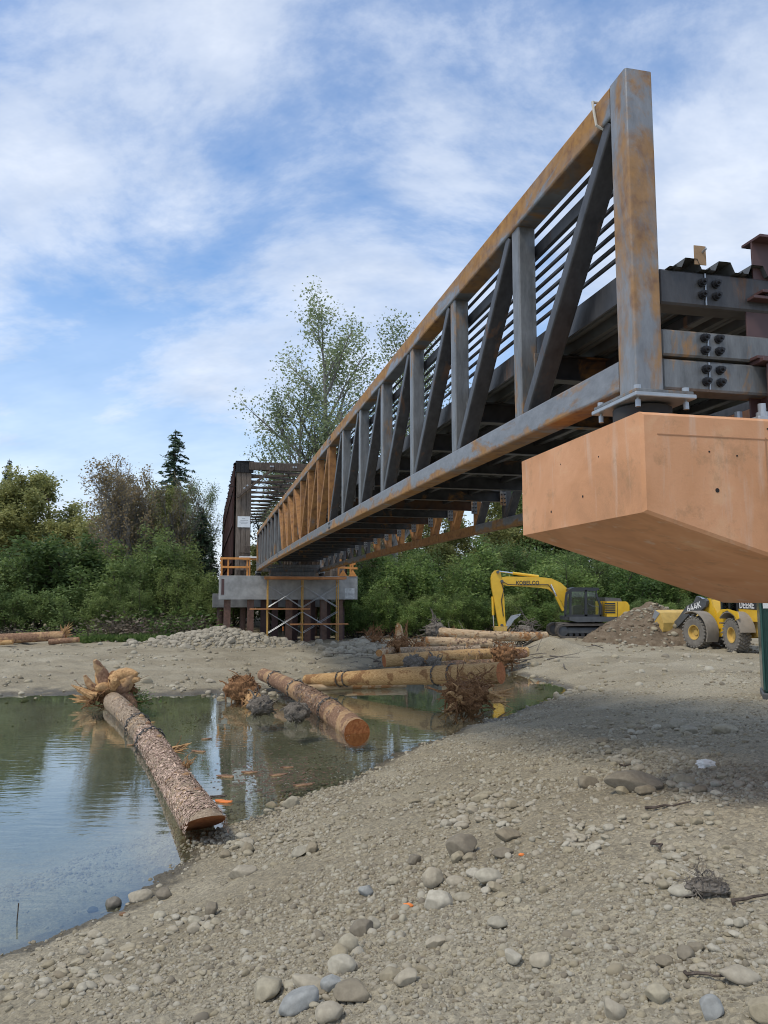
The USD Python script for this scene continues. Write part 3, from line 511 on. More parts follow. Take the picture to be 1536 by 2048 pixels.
zfb = lambda v: 3.765 - (v - V0) * (3.765 - 3.135) / (VC - .12 - V0)
for v, zt, zb_ in ((.86, CAPT - .14, zfb(.86) + .02), (2.05, CAPT - .14, zfb(1.95) + .02)): mesh('form_seam', box((UF - .0005, -v, (zt + zb_) / 2), (.004, .012, zt - zb_), .001), seam_mat, pier)
mesh('form_seam', box((UF - .0005, -1.45, CAPT - .155), (.004, 2.9, .010), .001), seam_mat, pier)
for v, z in ((.45, 3.93), (.62, 4.18), (.40, 4.20), (.95, 4.39), (.99, 4.40), (1.08, 4.395), (.88, 4.385), (1.25, 4.37), (1.3, 4.36)): mesh('tie_hole', cyl((UF - .002, -v, z), (UF + .01, -v, z), .016 if z < 4 else .007, 12), hole_mat, pier)
for u, z in ((.62, 3.98), (1.2, 3.92), (.35, 4.25), (1.0, 4.3)): mesh('tie_hole', cyl((u, -V0 + .002, z), (u, -V0 - .01, z), .011 if z < 4.1 else .006, 12), hole_mat, pier)

mesh('cap_block', slab([(1.42, CAPT + .002), (2.9, CAPT + .002), (2.9, CAPT + .30), (1.42, CAPT + .30)], .45, 1.6), conc_orange, pier, smooth=30)
# stacked steel beams at the right edge
t = thing('steel_beam_stack', 'dark stacked steel I beams on a post at the right edge above the pier cap', 'steel beams', BM)
bu, bv = .03, .95
mesh('base_plate', box((bu, -bv - .18, CAPT + .022), (.40, .50, .036), .006), galv, t)
for a in (-.13, .13): mesh('anchor_bolt', lathe([(0, 0), (.042, 0), (.042, .035), (.028, .035), (.028, .10), (0, .10)], (bu + a - .02, -bv, CAPT + .041), (0, 0, 1), 10), galv, t, smooth=35)
mesh('post', ibeam((bu, -bv - .20, CAPT + .04), (bu, -bv - .20, 4.93), .22, .2, .016, .012, up=(1, 0, 0)), ms_brown, t)
mesh('post_head', box((bu, -bv - .20, 4.955), (.27, .30, .03), .004), ms_brown, t)
mesh('cross_beam', ibeam((bu + .01, -bv - .03, 5.215), (bu + .01, -bv - 3.2, 5.215), .49, .215, .022, .016), ms_brown, t)
mesh('packer', box((bu, -bv - .30, 5.474), (.20, .3, .02), .003), ms_dark, t)
mesh('upper_beam', ibeam((bu, -bv - .10, 5.715), (bu, -bv - 3.2, 5.715), .46, .215, .022, .016), ms_brown, t)
print('bridge done')
# ------------------------------------------------------------------ far pier and what stands on it
FS = BL + .05
def W(s, v, z): return BM @ np.array([s, -v, z, 1.])
FC = FS - .1; CT, CB = 4.43, 2.98                                    # far cap: top, bottom
t = thing('far_concrete_pier', 'grey concrete bridge pier on dark steel piles across the river, behind the scaffold', 'pier', BM)
mesh('pier_cap', slab([(-2.25, CT), (6.25, CT), (6.25, CB), (-2.25, CB)], FC - .95, FC + 1.1), conc_grey, t)
mesh('patch', box((FC - .955, -5.75, 3.36), (.006, .62, .66), .002), simple('pale_patch', (.36, .38, .385), .7, var=.4, scale=4), t, label='pale rectangular patch at the right of the pier cap')
mesh('patch', box((FC - .955, -.9, 3.2), (.006, 1.3, .30), .002), simple('rust_patch', (.13, .07, .06), .8, var=.4, scale=4), t, label='dull red rust patch low on the pier cap') if False else None
mesh('edge_plate', box((FC - .957, 2.05, 3.75), (.01, .17, .95), .002), ms_brown, t)
for v in (-1.75, -.35, 2.0, 3.15, 4.15, 5.15):
    p = W(FC - .55, v, 0); z0 = float(zground(p[0], p[1])[0]) - .5
    mesh('steel_pile', ibeam((FC - .55, -v, z0), (FC - .55, -v, CB + .01), .40, .40, .03, .025, up=(1, 0, 0)), ms_pile, t)
for v in (.55, 1.25, 2.5, 3.6, 4.6, 5.5):
    p = W(FC + .75, v, 0); z0 = float(zground(p[0], p[1])[0]) - .5
    mesh('steel_pile', ibeam((FC + .75, -v, z0), (FC + .75, -v, CB + .01), .38, .38, .03, .025, up=(1, 0, 0)), ms_brown, t)
bearing(BL - PW / 2, .115, ZB - .021, CT, 'dark bearing under the left truss on the far pier', .8)
bearing(BL - PW / 2, BW - .115, ZB - .021, CT, 'dark bearing under the right truss on the far pier', .8)
tag(mesh('steel_spreader', [box((0, 0, 0), (.35, 2.9, .26), .01), box((-.1, 1.38, .06), (.3, .16, .40), .01), box((-.1, -1.38, .06), (.3, .16, .40), .01)], ms_gray, kind=None), 'grey steel spreader beam lying on the far pier between the two bearings', 'steel beam')
UsdGeom.Xformable(stage.GetPrimAtPath('/World/steel_spreader')).AddTransformOp().Set(Gf.Matrix4d(*(BM @ TRS((FC - .55, -2.2, CT + .14))).T.ravel().tolist()))
# old pier behind
t = thing('old_concrete_pier', 'old dark concrete pier on piles, half hidden at the left behind the grey far pier', 'pier', BM)
mesh('pier_cap', slab([(-2.6, 3.35), (5.6, 3.35), (5.6, 2.45), (-2.6, 2.45)], FC + 3.2, FC + 4.6), conc_old, t)
for v in (-2.1, -.6, 1.0, 2.6, 4.2):
    p = W(FC + 3.9, v, 0); z0 = float(zground(p[0], p[1])[0]) - .5
    mesh('pile', cyl((FC + 3.9, -v, z0), (FC + 3.9, -v, 2.46), .2, 10), ms_pile, t, smooth=40)
# orange guardrails on the far pier
def guard(name, label, posts, rails, extra=()):
    t = thing(name, label, 'guardrail', BM)
    for (u, v) in posts: mesh('post', box((FC + u, -v, CT + .55), (.09, .10, 1.10), .006), ply_orange, t)
    for (u0, v0, z0, u1, v1, z1) in rails: mesh('rail', beam((FC + u0, -v0, CT + z0), (FC + u1, -v1, CT + z1), .04, .13, c=.004), ply_orange, t)
    for e in extra: mesh('gusset', e, ply_orange, t)
guard('orange_guardrail', 'orange lumber guardrail at the left end of the far pier cap', [(-.85, -1.75), (-.85, -.60), (.7, -2.1), (-.85, -2.15)], [(-.92, -2.2, 1.05, -.92, -.42, 1.05), (-.92, -2.2, .52, -.92, -.42, .52), (-.85, -2.2, .8, .75, -2.2, .8), (-.85, -2.2, 1.08, .75, -2.2, 1.08)])
guard('orange_guardrail', 'orange lumber guardrail at the right end of the far pier cap', [(-.85, 5.05), (-.85, 5.95), (.7, 6.1)], [(-.92, 4.95, 1.0, -.92, 6.2, 1.02), (-.92, 5.1, .55, -.92, 6.25, .5), (-.85, 6.15, .8, .75, 6.15, .8)],
      [prism([(0, 0), (.55, 0), (.27, .42)], .03, frame(np.array([FC - .96, -5.05, CT]), np.array([0, -1., 0]), np.array([0, 0, 1.]), np.array([-1., 0, 0]))), prism([(0, 0), (.55, 0), (.3, .4)], .03, frame(np.array([FC - .96, -5.65, CT]), np.array([0, -1., 0]), np.array([0, 0, 1.]), np.array([-1., 0, 0])))])
t = thing('sawhorse', 'orange sawhorse with a plank on top, left of the bridge end on the far pier', 'sawhorse', BM)
mesh('plank', beam((FC + .6, 1.05, CT + 1.2), (FC + .6, -.05, CT + 1.2), .25, .10), white_m, t); mesh('rail', beam((FC + .6, .8, CT + 1.08), (FC + .6, -.05, CT + 1.08), .10, .12), ply_orange, t); mesh('leg', beam((FC + .6, .38, CT + .0), (FC + .6, .38, CT + 1.03), .09, .10, up=(1, 0, 0)), ply_orange, t)
# scaffold
t = thing('scaffold', 'yellow frame scaffold with crossed braces and orange planks in front of the far pier', 'scaffold', BM)
us, ub = FC - 1.75, FC - 1.05
vs = (.62, 2.72, 4.9)
for v in vs:
    p = W(us, v, 0); z0 = float(zground(p[0], p[1])[0]) - .03; fr = []
    for u in (us, ub): fr.append(cyl((u, -v, z0), (u, -v, 4.18), .033, 6))
    for z in np.arange(z0 + .3, 4.1, .33): fr.append(cyl((us, -v, z), (ub, -v, z), .018, 5))
    fr += [cyl((us + .14, -v, z0 + .4), (us + .14, -v, 4.05), .018, 5)]
    mesh('end_frame', fr, scaf_yellow, t)
for a, b in zip(vs[:-1], vs[1:]):
    for z0, z1 in ((.95, 2.25), (2.5, 3.85)):
        for u in (us, ub):
            mesh('cross_brace', tube([(u, -a, z0), (u, -b, z1)], .017, 5), galv, t); mesh('cross_brace', tube([(u + .03, -a, z1), (u + .03, -b, z0)], .017, 5), galv, t)
for k, (a, b, z, uu) in enumerate(((.42, 5.15, 4.245, us), (.42, 5.3, 4.245, us + .3), (.42, 5.1, 4.245, us + .6), (-.45, 3.15, 2.42, us - .02), (1.95, 5.5, 1.50, us - .02))): mesh('plank', beam((uu, -a, z), (uu, -b, z), .26, .085, c=.006), plank_orange, t)
mesh('edge_board', beam((us - .16, -.36, 4.31), (us - .16, -5.38, 4.29), .04, .15), plank_orange, t)
p = W(us + .1, 1.55, 0); z0 = float(zground(p[0], p[1])[0])
t = thing('marker_stake', 'thin survey stake with an orange tip under the scaffold', 'stake', TRS((p[0], p[1], z0 - .1))); mesh('stake', box((0, 0, .4), (.03, .03, .85), .003), timber, t); mesh('orange_tip', box((0, 0, .95), (.05, .05, .26), .004), orange_m, t)

# ------------------------------------------------------------------ old timber truss bridge
TS, TW0, TW1, TZ0, TZ1, TL = FC + 2.2, -1.25, 5.05, 4.45, 12.05, 38.
t = thing('timber_truss_bridge', 'old dark timber truss bridge with boarded sides, standing beyond the far pier', 'bridge', BM)
for v0 in (TW0, TW1):
    for k in range(3): mesh('end_post_timber', box((TS + .25, -(v0 + .165 + .325 * k), (TZ0 + TZ1 - .75) / 2 + .0), (.5, .305, TZ1 - TZ0 - .78), .015), timber_light, t)
    for k in range(4): mesh('cap_board', box((TS - .02, -(v0 - .06 + .15 + .29 * k), TZ1 - .42), (.12, .275, .72), .012), timber_black, t)
    mesh('top_chord', box((TS + TL / 2, -(v0 + .49), TZ1 - .33), (TL, .9, .5), .03), timber_black, t)
    mesh('bottom_chord', box((TS + TL / 2, -(v0 + .49), TZ0 + .2), (TL, .8, .5), .03), timber, t)
    out = -1 if v0 < 2 else 1; vo = v0 + .49 + out * .62
    rng = np.random.default_rng(5); wall = []
    for k in range(150):
        s = TS + .35 + k * .25; zt = TZ1 - .15 - rng.random() * .35
        wall.append(box((s, -vo + rng.uniform(-.02, .02), (TZ0 + .2 + zt) / 2), (.235, .05, zt - TZ0 - .2), .006))
    mesh('side_boards', wall, timber_red, t, kind='stuff', label='dark red vertical boards of the truss side')
    mesh('wall_rail', [beam((TS + .3, -vo - out * .06, z), (TS + TL, -vo - out * .06, z), .08, .18) for z in (TZ0 + 1.0, TZ0 + 3.4, TZ0 + 5.8)], timber_red, t, kind='stuff')
    rf = []
    for k in range(120):
        s = TS + k * .315 + rng.uniform(-.06, .06); rf.append(box((s, -(v0 + .49) + rng.uniform(-.06, .06) , TZ1 - .04 + rng.uniform(-.02, .05)), (.29, 1.15 + rng.uniform(0, .2), .05), .006, rng.uniform(-.1, .1)))
    mesh('roof_shakes', rf, timber_black, t, kind='stuff')
    for k in range(13): mesh('vertical_timber', box((TS + 2.9 * (k + 1), -(v0 + .49), (TZ0 + TZ1) / 2), (.28, .28, TZ1 - TZ0 - 1.0), .01), timber, t)
    for k in range(13): mesh('diagonal_timber', beam((TS + 2.9 * k + .3, -(v0 + .49), TZ0 + .5), (TS + 2.9 * (k + 1) - .2, -(v0 + .49), TZ1 - .6), .2, .25, up=(0, 1, 0)), timber, t)
va, vb = TW0 + .95, TW1 + .03
mesh('portal_beam', box((TS - .05, -(va + vb) / 2, TZ1 - .33), (.26, vb - va + .3, .52), .02), timber, t)
mesh('knee_brace', beam((TS - .21, -(TW0 + .05), TZ1 - 2.45), (TS - .21, -(va + 1.45), TZ1 - .45), .14, .3, up=(1, 0, 0)), timber, t)
mesh('knee_brace', beam((TS - .21, -(TW1 + .9), TZ1 - 2.45), (TS - .21, -(vb - 1.45), TZ1 - .45), .14, .3, up=(1, 0, 0)), timber, t)
for k in range(13):
    s0, s1 = TS + .3 + k * 2.85, TS + .3 + (k + 1) * 2.85
    mesh('sway_brace', beam((s0, -va, TZ1 - .42), (s1, -vb, TZ1 - .42), .13, .15), timber, t); mesh('sway_brace', beam((s0, -vb, TZ1 - .60), (s1, -va, TZ1 - .60), .13, .15), timber, t)
mesh('deck', box((TS + TL / 2, -(TW0 + TW1 + 1) / 2, TZ0 - .1), (TL, 5.6, .2), .02), timber, t)
for v in (TW0 + .15, TW0 + .35): mesh('portal_bolt', lathe([(0, 0), (.07, 0), (.05, .04), (0, .05)], (TS - .285, -(v + .35), TZ1 - 1.98 + (v - TW0) * .9), (-1, 0, 0), 10), galv, t, smooth=40)
for v in (va + 1.25, va + 1.4, va + 2.75, va + 2.92): mesh('portal_bolt', lathe([(0, 0), (.07, 0), (.05, .04), (0, .05)], (TS - .185, -v, TZ1 - .33), (-1, 0, 0), 10), galv, t, smooth=40)
for z in (TZ1 - 1.65, TZ1 - 2.3): mesh('tie_rod', beam((TS + .4, -(TW0 - .55), z), (TS + .4, -(TW0 + .2), z), .05, .05), timber_black, t)
mesh('ladder_board', [box((TS - .03, -(TW0 + .78), TZ0 + 1.5), (.06, .38, 1.0), .01), box((TS - .07, -(TW0 + .62), TZ0 + 1.15), (.04, .7, .07), .005), box((TS - .07, -(TW0 + .62), TZ0 + 1.55), (.04, .7, .07), .005)], timber, t, kind='stuff')
t = thing('notice_board', 'white notice board on the timber bridge end post', 'sign', BM @ TRS((TS - .03, -(TW0 + .52), 8.02)))
mesh('board', box((0, 0, 0), (.03, .80, .72), .004), sign_m, t)
for k, (z, w) in enumerate(((.22, .2), (.08, .5), (-.02, .55), (-.12, .42))): mesh('faded_line', box((-.0165, .02 * (-1) ** k, z), (.003, w, .035), .001), ink_m, t)
print('far structures done')
# ------------------------------------------------------------------ excavator
EXY = 46.5
def e3(zx, zy, Y=EXY): return at_y(920 + zx / 2.4935, 1080 + zy / 2.4935, Y)
FXZ = lambda Y: frame(np.array([0, Y, 0]), np.array([1., 0, 0]), np.array([0, 0, 1.]), np.array([0, -1., 0]))     # prism plane facing the camera
def side(pts, w, Y=EXY, P=None):
    q = [e3(a, b, P or Y) for a, b in pts]; return prism([(p[0], p[2]) for p in q], w, FXZ(Y + w / 2))
o = e3(575, 482); gz0 = float(zground(o[0], EXY)[0])
t = thing('excavator', 'yellow tracked excavator with its boom folded down, standing beyond the log jam', 'excavator')
YB = EXY + .1                                                        # the boom's plane
bm = mesh('boom', side([(206, 186), (232, 182), (300, 184), (400, 186), (452, 192), (500, 214), (541, 252), (536, 292), (520, 336), (504, 318), (484, 286), (462, 262), (436, 244), (400, 239), (300, 231), (235, 229), (212, 224)], .44, YB), yellow, t)
a = e3(278, 222, YB - .22); mesh('boom_lettering', text('KOBELCO', .215, np.array([a[0], YB - .226, a[2]]), (1, 0, 0), (0, 0, 1), depth=.008), m_black, bm)
st = mesh('stick', side([(153, 192), (158, 170), (172, 153), (188, 149), (199, 160), (206, 190), (214, 226), (219, 300), (224, 400), (228, 432), (196, 444), (186, 400), (166, 286), (156, 236)], .34, YB), yellow, t)
for zx, zy in ((206, 206), (186, 160), (206, 425)): p = e3(zx, zy, YB); mesh('pin', cyl((p[0], YB - .3, p[2]), (p[0], YB + .3, p[2]), .09, 14), m_grey, st, smooth=40)
def ecyl(a, b, f, r, parent, Y=YB):
    a, b = e3(*a, Y), e3(*b, Y); m_ = a + (b - a) * f
    c = mesh('hydraulic_cylinder', cyl(a, m_, r, 12), yellow, parent, smooth=40); mesh('rod', cyl(m_, b, r * .55, 10), chrome, c, smooth=40)
ecyl((392, 182), (190, 156), .64, .085, bm); ecyl((162, 282), (168, 432), .62, .075, st, YB - .02)
for dy in (-.36, .36): ecyl((516, 352), (452, 222), .55, .10, bm, YB + dy)
hp = [e3(205, 215, YB - .24), e3(214, 208, YB - .3), e3(240, 222, YB - .3), e3(300, 224, YB - .26), e3(440, 222, YB - .26), e3(470, 262, YB - .26), e3(505, 310, YB - .26)]
mesh('hose', tube(hp, .026, 6), m_black, bm, smooth=True); mesh('hose', tube([e3(206, 210, YB - .24), e3(218, 250, YB - .22), e3(206, 300, YB - .2), e3(216, 380, YB - .2)], .026, 6), m_black, st, smooth=True)
bk = mesh('bucket', side([(166, 432), (232, 428), (226, 470), (216, 500), (196, 512), (178, 500), (184, 478), (172, 452)], .8, YB), yellow_d, t); mesh('bucket_tooth', side([(196, 506), (216, 498), (240, 480), (214, 516)], .1, YB - .3), m_grey, bk)
mesh('thumb', side([(204, 454), (222, 436), (232, 410), (256, 378), (302, 368), (296, 378), (268, 398), (252, 424), (232, 446), (212, 464)], .34, YB), galv, t)
mesh('linkage', side([(166, 428), (196, 440), (230, 428), (232, 436), (196, 448), (166, 438)], .3, YB), m_grey, st)
YC = EXY - .85                                                       # cab side
hs = mesh('upper_body', [side([(520, 380), (808, 380), (806, 402), (560, 406), (522, 398)], 2.5, EXY)], m_grey, t)
mesh('engine_cover', side([(703, 305), (796, 306), (806, 312), (813, 340), (813, 392), (808, 401), (704, 384)], 2.45, EXY, EXY), yellow, t)
mesh('counterweight', side([(786, 308), (800, 310), (812, 324), (814, 398), (800, 404), (790, 400)], 2.5, EXY), yellow, t)
mesh('engine_hood', side([(700, 286), (776, 290), (784, 306), (702, 306)], 1.9, EXY + .1), m_grey, t)
for k in range(5): mesh('vent_slat', side([(722, 314 + k * 11), (774, 314 + k * 11), (774, 320 + k * 11), (722, 320 + k * 11)], .03, EXY - 1.235), m_black, hs)
for zx in (708, 784): mesh('panel_gap', side([(zx, 308), (zx + 2, 308), (zx + 2, 384), (zx, 384)], .02, EXY - 1.23), m_black, hs)
cb = mesh('cab', [side(p, w, y) for p, w, y in (
    ([(527, 262), (546, 246), (560, 243), (680, 244), (684, 256), (552, 258), (535, 272), (528, 380), (520, 380), (521, 310)], .12, EXY - 1.18), ([(622, 250), (632, 250), (634, 380), (620, 380)], .12, EXY - 1.18), ([(678, 250), (690, 290), (705, 322), (705, 380), (696, 380), (694, 326), (676, 276)], .12, EXY - 1.18),
    ([(524, 372), (704, 372), (704, 384), (522, 384)], .12, EXY - 1.18), ([(545, 250), (556, 246), (556, 380), (545, 380)], .10, EXY - 1.18),
    ([(527, 262), (546, 246), (560, 243), (680, 244), (684, 256), (552, 258), (535, 272), (528, 380), (520, 380), (521, 310)], .1, EXY - .12), ([(678, 250), (690, 290), (705, 322), (705, 380), (696, 380), (694, 326), (676, 276)], .12, EXY - .12), ([(540, 243), (560, 236), (676, 238), (684, 250), (540, 252)], 1.15, EXY - .65))], m_black, t, kind=None)
mesh('windscreen', side([(530, 268), (550, 252), (552, 372), (526, 376)], .012, EXY - 1.175), glass_m, cb); mesh('side_window', side([(557, 258), (622, 258), (622, 372), (557, 372)], .012, EXY - 1.175), glass_m, cb); mesh('rear_window', side([(634, 258), (674, 262), (694, 322), (696, 372), (635, 372)], .012, EXY - 1.175), glass_m, cb)
mesh('operator_seat', [side([(640, 300), (660, 300), (662, 350), (600, 356), (600, 346), (645, 338)], .5, EXY - .65)], m_grey, cb); mesh('control_console', side([(560, 330), (600, 322), (612, 350), (600, 370), (560, 372)], .5, EXY - .75), m_dust, cb)
mesh('hand_rail', tube([e3(640, 318, EXY - 1.26), e3(660, 330, EXY - 1.26), e3(690, 330, EXY - 1.26), e3(690, 372, EXY - 1.26)], .02, 6), m_grey, cb)
# undercarriage
mesh('turntable', cyl((e3(620, 410)[0], EXY, gz0 + .80), (e3(620, 410)[0], EXY, gz0 + 1.06), .62, 20), m_black, t, smooth=40)
mesh('carriage', box((e3(600, 440)[0], EXY, gz0 + .62), (2.6, 1.7, .4), .05), track_m, t)
x0, x1 = e3(488, 445)[0], e3(705, 445)[0]; R = .38
for y in (EXY - 1.2, EXY + 1.2):
    per = [(x0 + R * math.cos(a), gz0 + R + R * math.sin(a)) for a in np.linspace(PI / 2, 3 * PI / 2, 11)] + [(x1 + R * math.cos(a), gz0 + R + R * math.sin(a)) for a in np.linspace(-PI / 2, PI / 2, 11)]
    inner = [(x0 + (R - .09) * math.cos(a), gz0 + R + (R - .09) * math.sin(a)) for a in np.linspace(PI / 2, 3 * PI / 2, 11)] + [(x1 + (R - .09) * math.cos(a), gz0 + R + (R - .09) * math.sin(a)) for a in np.linspace(-PI / 2, PI / 2, 11)]
    g = sg.Polygon(per, [inner]); m_ = trimesh.creation.extrude_polygon(g, .56, engine='earcut'); m_.apply_transform(FXZ(y + .28))
    tr = mesh('track', m_, track_m, t)
    ring = np.array(sg.LinearRing(per).segmentize(.02).coords); d = np.r_[0, np.cumsum(np.hypot(*np.diff(ring, axis=0).T))]; ps = np.arange(0, d[-1], .175); shoes = []
    for s_ in ps:
        a = np.array([np.interp(s_, d, ring[:, 0]), np.interp(s_, d, ring[:, 1])]); b = np.array([np.interp(s_ + .02, d, ring[:, 0]), np.interp(s_ + .02, d, ring[:, 1])]); tt = (b - a) / (np.linalg.norm(b - a) + 1e-9)
        bx = cbox(.15, .58, .05, .008); bx.apply_transform(frame(np.array([a[0], y, a[1]]), np.array([tt[0], 0, tt[1]]), np.array([0, 1., 0]), np.array([-tt[1], 0, tt[0]]))); shoes.append(bx)
    mesh('track_shoes', shoes, track_m, tr, kind='stuff')
    mesh('track_frame', box(((x0 + x1) / 2, y, gz0 + R + .02), (x1 - x0 - .5, .34, .34), .04), m_grey, tr)
    for xx in (x0, x1): mesh('drive_wheel', lathe([(0, -.17), (.29, -.17), (.29, .17), (.10, .2), (0, .2)], (xx, y, gz0 + R), (0, -1, 0), 18), m_grey, tr, smooth=40)
    for k in range(6): mesh('track_roller', cyl((x0 + .45 + k * (x1 - x0 - .9) / 5, y - .2, gz0 + .17), (x0 + .45 + k * (x1 - x0 - .9) / 5, y + .2, gz0 + .17), .11, 10), m_black, tr, smooth=40)

# ------------------------------------------------------------------ wheel loader
LR = np.array([16.6, 36.9, 0]); LR[2] = float(zground(LR[0], LR[1])[0]); ar, af = math.radians(-4.6), math.radians(-21.6)
def heading(a): return np.array([math.sin(a), math.cos(a), 0]), np.array([-math.cos(a), math.sin(a), 0])     # forward, left
rf_, rl_ = heading(ar); ff_, fl_ = heading(af)
RM0 = frame(LR + rl_ * -1.05, rf_, rl_, np.array([0, 0, 1.]))            # origin below the rear axle's middle; the near wheel is the left one
piv = (RM0 @ [1.65, 0, 0, 1])[:3]; FM0 = frame(piv + ff_ * 1.65, ff_, fl_, np.array([0, 0, 1.])); FM0[2, 3] = float(zground(*(FM0[:2, 3]))[0]) + .0
t = thing('wheel_loader', 'yellow wheel loader with dusty tyres, parked on the right beside the dirt pile', 'loader')
def put(name, m, mat, M, parent=None, **k):
    m = cat_(m); m = m.copy(); m.apply_transform(M); return mesh(name, m, mat, parent or t, **k)
def pr(pts, y0, w): return prism(pts, w, frame(np.array([0, y0 + w, 0]), np.array([1., 0, 0]), np.array([0, 0, 1.]), np.array([0, -1., 0])))
def wheel(M, x, y):
    s = 1 if y > 0 else -1; c = np.array([x, y, .80])
    prof = [(.33, -.24), (.60, -.29), (.71, -.28), (.75, -.24), (.76, 0), (.75, .24), (.71, .28), (.60, .29), (.33, .24)]
    tr = put('tyre', lathe([(r, h * s) for r, h in prof][::1], c, (0, 1, 0), 40), tyre_m, M, smooth=40)
    lugs = []
    for k in range(26):
        for sd in (-1, 1):
            a = 2 * PI * (k + (.5 if sd > 0 else 0)) / 26
            for q in range(3):
                aa = a + q * .055; b = cbox(.115, .115, .075, .02); yy = sd * (.055 + .10 * q); rr = .775 - .012 * q
                b.apply_transform(trimesh.transformations.rotation_matrix(sd * .5 * (1 if q != 1 else -1), [0, 0, 1])); b.apply_transform(frame(c + [rr * math.sin(aa), yy, rr * math.cos(aa)], np.array([math.cos(aa), 0, -math.sin(aa)]), np.array([0, 1., 0]), np.array([math.sin(aa), 0, math.cos(aa)]))); lugs.append(b)
    put('tread_lugs', lugs, tyre_m, M, tr, kind='stuff')
    put('rim', lathe([(.36, .25 * s), (.38, .27 * s), (.33, .26 * s), (.31, .10 * s), (.16, .06 * s), (.15, .12 * s), (0, .13 * s)], c, (0, 1, 0), 28), yellow_d, M, tr, smooth=35)
for M in (RM0, FM0):
    for y in (1.05, -1.05): wheel(M, 0, y)
    put('axle', cyl((0, -1, .81), (0, 1, .81), .16, 12), yellow_d, M, smooth=40)
# rear frame: engine, cab
put('rear_frame', pr([(-1.6, .75), (1.2, .75), (1.55, .95), (1.5, 1.35), (1.0, 1.5), (-2.1, 1.5), (-2.2, .95)], -.55, 1.1), yellow_d, RM0)
hd = put('engine_hood', pr([(-2.2, 1.45), (.3, 1.45), (.3, 2.45), (-1.9, 2.3), (-2.25, 1.9)], -.72, 1.44), yellow, RM0)
put('name_band', pr([(-1.9, 1.98), (.28, 2.03), (.28, 2.43), (-1.85, 2.28)], .722, .01), m_black, RM0, hd)
lt = text('DEERE', .30, np.array([.20, .737, 2.06]), (-1, 0, 0), (0, 0, 1), depth=.008); put('name_lettering', lt, white_m, RM0, hd)
put('counterweight', box((-2.35, 0, 1.15), (.4, 2.3, .8), .08), yellow, RM0)
def arch(x, y, w, r0, r1, a0, a1, M, nm='fender', mat=m_dust):
    an = np.radians(np.linspace(a0, a1, 14)); pts = [(x + r1 * math.cos(a), .81 + r1 * math.sin(a)) for a in an] + [(x + r0 * math.cos(a), .81 + r0 * math.sin(a)) for a in an[::-1]]
    return put(nm, pr(pts, y - w / 2, w), mat, M, smooth=30)
for y in (1.08, -1.08):
    arch(0, y, .74, 1.04, 1.09, 45, 172, RM0); put('fender_side', pr([(.75, 1.55), (1.05, 1.75), (.5, 2.0), (0, 2.02), (-.9, 1.9), (-.98, 1.6), (-.7, 1.5), (-.55, 1.72), (0, 1.95), (.45, 1.85)], y - .37 if y < 0 else y + .33, .04), yellow, RM0)
    arch(0, y, .74, 1.02, 1.07, 62, 205, FM0)
put('platform', box((.95, .95, 1.32), (.7, .5, .06), .01), m_grey, RM0); put('step', box((.95, 1.05, .85), (.45, .35, .05), .01), m_grey, RM0); put('step', box((.95, 1.05, .55), (.45, .35, .05), .01), m_grey, RM0)
cbn = put('cab', [box((1.15, 0, 3.28), (1.7, 1.6, .14), .05)] + [box((xx, yy, 2.4), (.10, .10, 1.7), .02) for xx in (.4, 1.9) for yy in (-.7, .7)] + [box((1.15, 0, 1.58), (1.6, 1.5, .12), .02), box((1.15, .7, 2.4), (.08, .08, 1.7), .01)], m_black, RM0)
for y in (-.705, .705): put('side_window', box((1.15, y, 2.4), (1.38, .012, 1.5), .003), glass_m, RM0, cbn)
put('windscreen', box((1.905, 0, 2.4), (.012, 1.28, 1.5), .003), glass_m, RM0, cbn); put('operator_seat', [box((.85, 0, 1.95), (.5, .5, .14), .04), box((.62, 0, 2.3), (.14, .5, .7), .05)], m_grey, RM0, cbn)
# front frame, arms, bucket
put('front_frame', pr([(-1.45, .6), (.6, .6), (.75, 1.1), (.1, 2.35), (-.25, 2.45), (-.75, 1.75), (-1.5, 1.4)], -.42, .84), yellow, FM0)
put('tower_plate', pr([(-.9, 1.0), (.15, 1.0), (.05, 2.3), (-.12, 2.5), (-.38, 2.5), (-.5, 2.1)], .43, .06), yellow, FM0); put('tower_plate', pr([(-.9, 1.0), (.15, 1.0), (.05, 2.3), (-.12, 2.5), (-.38, 2.5), (-.5, 2.1)], -.49, .06), yellow, FM0)
for y in (.55, -.72):
    am = put('lift_arm', pr([(-.35, 2.38), (-.22, 2.5), (.05, 2.46), (1.05, 2.12), (1.75, 1.45), (2.25, 1.10), (2.2, .86), (1.95, .88), (1.45, 1.25), (.85, 1.72), (.1, 1.88), (-.25, 2.1)], y, .17), m_grey, FM0)
    if y > 0: put('number_lettering', text('644K', .29, np.array([1.02, .726, 1.79]), (-1, 0, .28), (.28, 0, 1), depth=.008), white_m, FM0, am)
    c = put('lift_cylinder', cyl((-.15, y + .08, 1.15), (.55, y + .08, 1.45), .075, 12), yellow_d, FM0, smooth=40); put('rod', cyl((.55, y + .08, 1.45), (1.05, y + .08, 1.62), .04, 10), chrome, FM0, c, smooth=40)
put('bell_crank', pr([(.75, 2.55), (1.0, 2.62), (1.35, 2.1), (1.72, 1.45), (1.55, 1.35), (1.1, 1.75), (.8, 2.3)], -.10, .2), m_grey, FM0)
c = put('tilt_cylinder', cyl((-.2, 0, 2.28), (.35, 0, 2.42), .095, 12), yellow_d, FM0, smooth=40); put('rod', cyl((.35, 0, 2.42), (.86, 0, 2.54), .05, 10), chrome, FM0, c, smooth=40)
put('bucket_link', beam((1.6, 0, 1.4), (2.1, 0, 1.35), .16, .12), m_grey, FM0)
BKT = TRS((-.1, 0, .46))
